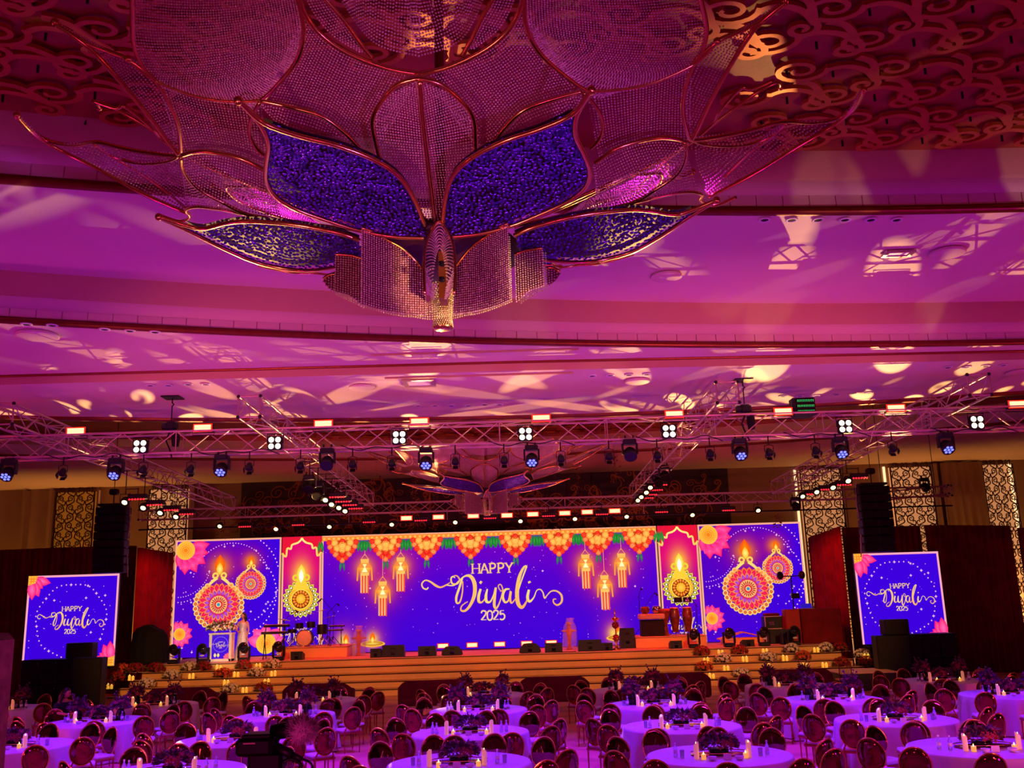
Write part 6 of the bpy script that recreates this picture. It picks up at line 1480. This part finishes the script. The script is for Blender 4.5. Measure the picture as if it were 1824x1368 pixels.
for i, px in enumerate((322, 565, 772, 987, 1205, 1425)):
    x = PY(px, 1240, 28.3)[0]; put(so, (x, 28.3, 0), 0, 'dark maroon loveseat facing the stage before the steps, %s from left' % ORD[i], 'loveseats before the stage')
# one slatted chair by the black box
q = PY(1505, 1210, 30.3); t = thing('slatted_chair', 'wooden slat-back chair beside the low black platform', 'chair', (q[0], 30.4, 0)); MB().bbox((0, 0, .44), (.4, .4, .04), .01).build('seat', M['step'], t)
for s in (-1, 1):
    MB().cyl((s*.18, -.18, 0), (s*.18, -.22, .92), .015, n=6).build('back_post', M['woodred'], t); MB().cyl((s*.18, .18, 0), (s*.18, .18, .43), .015, n=6).build('leg', M['woodred'], t)
for k in range(6): MB().cyl((-.13+.052*k, -.19, .46), (-.13+.052*k, -.215, .86), .007, n=5).build('slat', M['woodred'], t)
MB().bbox((0, -.22, .89), (.38, .03, .05), .008).build('top_rail', M['woodred'], t)
# ================================================================ camcorder on its tripod, close to us
YC = 3.0; q = PY(487, 1330, YC); t = thing('video_camera', 'black video camera with furry microphone cover in the lower left foreground', 'camera', (q[0], YC, q[2]))
def W(px, py, dy=0): p = PY(px, py, YC+dy); return (p[0]-q[0], dy, p[2]-q[2])
a, b = W(426, 1344), W(492, 1311); MB().bbox(((a[0]+b[0])/2, 0, (a[2]+b[2])/2), (b[0]-a[0], .1, b[2]-a[2]), .008, .0).build('body', M['camblack'], t)
MB().bbox(((a[0]+b[0])/2+.005, 0, b[2]+.004), ((b[0]-a[0])*.8, .08, .014), .004).build('top_handle', M['camblack'], t)
MB().box(((a[0]+b[0])/2-.012, -.0505, (a[2]+b[2])/2+.012), (.035, .002, .004)).build('label_strip', M['steel'], t)
MB().cyl(((a[0]+b[0])/2, .04, (a[2]+b[2])/2-.005), ((a[0]+b[0])/2, .14, (a[2]+b[2])/2-.005), .026, .03, 16).build('lens_barrel', M['camblack'], t, True)
a, b = W(442, 1372), W(505, 1342); MB().bbox(((a[0]+b[0])/2+.0, .02, (a[2]+b[2])/2-.0), (b[0]-a[0], .08, b[2]-a[2]+.01), .008).build('lower_body', M['camblack'], t)
MB().cyl(W(484, 1305), W(532, 1296), .022, .026, 16).cyl(W(484, 1318), W(500, 1296), .02, .02, 12).build('microphone_mount', M['camblack'], t, True)
MB().tube([W(518+11*cos(a)*.4, 1302+17*sin(a)) for a in np.linspace(0, 2*pi, 21)[:-1]], .0035, 6, True).build('grip_ring', M['rosedark'], t, True)
c = Vector(W(537, 1298)); mb = MB().ell(c, (.042, .042, .036), 16, 12); g = np.random.default_rng(5)
for i in range(900):
    d = Vector(g.normal(size=3)).normalized(); e = d.orthogonal().normalized()*.0016; p = c+Vector((d.x*.04, d.y*.04, d.z*.034)); tip = p+d*.014+Vector(g.normal(size=3))*.005; mb.add([p+e, p-e, tip], [(0, 1, 2)])
mb.build('fur_windshield', M['fur'], t)
MB().cyl(W(492, 1330), W(520, 1344), .013, .014, 12).cyl(W(520, 1344), W(538, 1352), .009, .007, 10).tube(catmull([W(538, 1352), W(552, 1358), W(556, 1368), W(545, 1376), W(525, 1378)], 5), .004, 6).build('cable_plug', M['black'], t, True)
MB().tube(catmull([W(505, 1357), W(520, 1352), W(536, 1362), W(530, 1375)], 5), .006, 6).build('hand_strap', M['black'], t, True)
hd = Vector(W(478, 1372)); tpd = thing('camera_tripod', 'black tripod carrying the video camera, mostly below the picture edge', 'tripod', (q[0]+hd.x, YC, 0)); zh = q[2]+hd.z
MB().bbox((0, 0, zh-.025), (.09, .09, .05), .01).cyl((0, 0, zh-.35), (0, 0, zh-.04), .02).build('head', M['black'], tpd)
for k in range(3):
    a = 2*pi*k/3+.5; MB().tube([(.75*cos(a), .75*sin(a), .012), (.02*cos(a), .02*sin(a), zh-.25)], [.014, .022], 8).build('leg', M['black'], tpd, True)
# rounded padded post at the left picture edge
a, b = PY(-40, 1300, 3.2), PY(-2, 1300, 3.2); zt_ = PY(0, 1128, 3.2)[2]; t = MB().bbox(((a[0]+b[0])/2, 3.2, zt_/2), (b[0]-a[0], .16, zt_), .022).build('fabric_post', M['fur'], None, False); tag(t, 'blurred grey fabric post cut by the lower left picture edge', 'post')
# ================================================================ people
def skin_body(name, J, E, mt, par, sub=2, root=0):
    # J: joints (x,y,z,r); E: edges; one continuous surface by Skin + Subdivision, then frozen
    me = bpy.data.meshes.new(name); me.from_pydata([j[:3] for j in J], E, []); o = bpy.data.objects.new(name, me); COL.objects.link(o)
    o.modifiers.new('skin', 'SKIN'); lay = me.skin_vertices[0].data
    for i, j in enumerate(J): lay[i].radius = (j[3], j[4] if len(j) > 4 else j[3]); lay[i].use_root = (i == root)
    s = o.modifiers.new('sub', 'SUBSURF'); s.levels = sub; s.render_levels = sub
    bpy.context.view_layer.update(); dg = bpy.context.evaluated_depsgraph_get(); m2 = bpy.data.meshes.new_from_object(o.evaluated_get(dg)); bpy.data.objects.remove(o); m2.materials.clear(); m2.materials.append(mt)
    m2.polygons.foreach_set('use_smooth', [True]*len(m2.polygons)); o = link(name, m2, par); return o
def head(par, c, yaw, hair_len, hair_mb=None, tilt=0):
    Mh = Matrix.Translation(c) @ Matrix.Rotation(yaw, 4, 'Z') @ Matrix.Rotation(tilt, 4, 'X')   # face looks along -Y
    h = MB().ell((0, 0, 0), (.075, .092, .112), 20, 16); h.v = [(x*(1-.22*max(0, -z/.11)), y-(.012 if y < -.06 and -.09 < z < -.02 else 0), z) for x, y, z in h.v]
    h.ell((0, -.096, -.012), (.013, .02, .022), 8, 6); h.ell((0, -.088, -.052), (.022, .01, .008), 8, 4)
    for s in (-1, 1): h.ell((s*.076, .0, -.005), (.012, .02, .03), 8, 6)
    f = h.xf(Mh).build('face', M['skin'], par, True)
    e = MB()
    for s in (-1, 1): e.ell((s*.03, -.084, .012), (.013, .008, .007), 8, 6); e.box((s*.03, -.09, .033), (.032, .008, .005))
    e.xf(Mh).build('eyes', M['hair'], f)
    hr = MB().ell((0, .018, .022), (.088, .1, .108), 18, 12); hr.v = [(x, y if not (y < -.02 and z < .05) else -.02+(y+.02)*.25, z) for x, y, z in hr.v]
    for s in (-1, 1): hr.tube(catmull([(s*.055, .03, .05), (s*.085, .03, -.03), (s*.09, .04, -.13), (s*.08, .045, -hair_len)], 4), [.03]*4+[.036]*4+[.036]*4+[.014], 8)
    hr.tube(catmull([(0, .06, .05), (0, .1, -.05), (0, .1, -.16), (0, .085, -hair_len-.03)], 4), [.06]*4+[.065]*4+[.06]*4+[.02], 10)
    hr.xf(Mh).build('hair', M['hair'], par, True)
def hand(J, E, wrist_i, w_, d, side, s=1.0):
    # palm and five fingers branching from the wrist joint; d points along the hand
    w_ = Vector(w_); d = Vector(d).normalized(); sd = d.orthogonal().normalized() if side is None else Vector(side).normalized(); n = d.cross(sd)
    J.append((*(w_+d*.05*s), .026*s, .014*s)); pi_ = len(J)-1; E.append((wrist_i, pi_)); 
    for k, ln in enumerate((.062, .072, .067, .052)):
        b = w_+d*.085*s+sd*(.03-.02*k)*s; J.append((*b, .0085*s)); E.append((pi_, len(J)-1)); J.append((*(b+d*ln*.55*s+n*.012*s), .008*s)); E.append((len(J)-2, len(J)-1)); J.append((*(b+d*ln*.9*s+n*.03*s), .0065*s)); E.append((len(J)-2, len(J)-1))
    b = w_+d*.04*s+sd*.04*s; J.append((*b, .0095*s)); E.append((pi_, len(J)-1)); J.append((*(b+d*.04*s+sd*.018*s), .008*s)); E.append((len(J)-2, len(J)-1))
# woman in silver gown on the stage
q = PY(431, 1178, YS+1.3); wy = YS+1.3; p = thing('person', 'long-haired woman in a silver sleeveless floor-length gown standing beside the lectern', 'person', (q[0], wy, ZS))
J = [(0, 0, .98, .13, .1), (0, 0, 1.12, .11, .085), (0, 0, 1.28, .13, .09), (0, 0, 1.38, .1, .07), (0, 0, 1.45, .045), (0, 0, 1.5, .045), (.17, 0, 1.36, .045), (.22, -.02, 1.1, .035), (.19, -.08, .88, .025), (-.17, 0, 1.36, .045), (-.23, -.03, 1.12, .035), (-.14, -.17, 1.02, .025)]
E = [(0, 1), (1, 2), (2, 3), (3, 4), (4, 5), (3, 6), (6, 7), (7, 8), (3, 9), (9, 10), (10, 11)]
hand(J, E, 8, J[8][:3], (-.05, -.1, -1), (0, -1, .1)); hand(J, E, 11, J[11][:3], (.8, -.5, -.1), (0, .1, 1))
skin_body('body', J, E, M['skin'], p); head(p, Vector((0, -.005, 1.6)), -.7, .3)
G = []
for z, rx_, ry_ in ((.01, .3, .27), (.3, .26, .23), (.6, .21, .18), (.85, .185, .15), (.97, .175, .135), (1.1, .135, .112), (1.2, .15, .122), (1.29, .165, .128), (1.36, .12, .09)):
    fo = .07*max(0, (1-z/.95)); G.append([(rx_*cos(a)*(1+fo*cos(9*a)), ry_*sin(a)*(1+fo*cos(9*a+1)), z) for a in np.linspace(0, 2*pi, 49)])
MB().grid(G).build('gown', M['gown'], p, True)
for s in (-1, 1): MB().bbox((s*.08, -.05, .03), (.08, .2, .06), .015).build('shoe', M['chrome'], p)
# seated woman in black at the left table, and one in the distance
def sitter(X, Y, rz, label, look):
    p = thing('person', label, 'person', (X, Y, 0), rz)
    J = [(0, 0, .56, .13, .11), (0, -.03, .75, .115, .09), (0, -.08, .95, .14, .09), (0, -.1, 1.06, .1, .07), (0, -.12, 1.13, .045), (0, -.14, 1.18, .045), (.18, -.09, 1.04, .05), (.24, -.14, .86, .04), (.16, -.36, .83, .028), (-.18, -.09, 1.04, .05), (-.24, -.15, .86, .04), (-.12, -.38, .83, .028), (.09, -.2, .54, .08), (.1, -.44, .53, .062), (.1, -.42, .28, .05), (.1, -.4, .07, .035), (.1, -.52, .04, .035), (-.09, -.2, .54, .08), (-.1, -.44, .53, .062), (-.1, -.42, .28, .05), (-.1, -.4, .07, .035), (-.1, -.52, .04, .035)]
    E = [(0, 1), (1, 2), (2, 3), (3, 4), (4, 5), (3, 6), (6, 7), (7, 8), (3, 9), (9, 10), (10, 11), (0, 12), (12, 13), (13, 14), (14, 15), (15, 16), (0, 17), (17, 18), (18, 19), (19, 20), (20, 21)]
    hand(J, E, 8, J[8][:3], (-.3, -1, -.05), (-1, .2, 0)); hand(J, E, 11, J[11][:3], (.3, -1, -.05), (1, .2, 0)); skin_body('body', J, E, M['skin'], p); head(p, Vector((0, -.17, 1.28)), look, .24, tilt=.25)
    G = []
    for z, rx_, ry_, dy in ((.5, .2, .17, .0), (.62, .185, .15, 0), (.76, .16, .125, -.03), (.92, .185, .13, -.07), (1.02, .2, .12, -.09), (1.08, .13, .09, -.1)): G.append([(rx_*cos(a), dy+ry_*sin(a), z) for a in np.linspace(0, 2*pi, 33)])
    MB().grid(G).build('black_top', M['blackcloth'], p, True)
    for s in (-1, 1): MB().tube([(s*.16, -.09, 1.05), (s*.23, -.12, .93), (s*.245, -.16, .85)], [.065, .062, .055], 10).build('sleeve', M['blackcloth'], p, True)
    for s in (-1, 1): MB().tube([(s*.07, -.02, .57), (s*.1, -.44, .55), (s*.1, -.42, .1)], [.11, .085, .06], 10).build('trousers', M['blackcloth'], p, True)
sx_ = PZ(131, 1243, 1.27+.0); sitter(-10.75, 23.35, 2.2-pi/2+.35, 'dark-haired woman in black sitting behind the far-left foreground tables', .5)
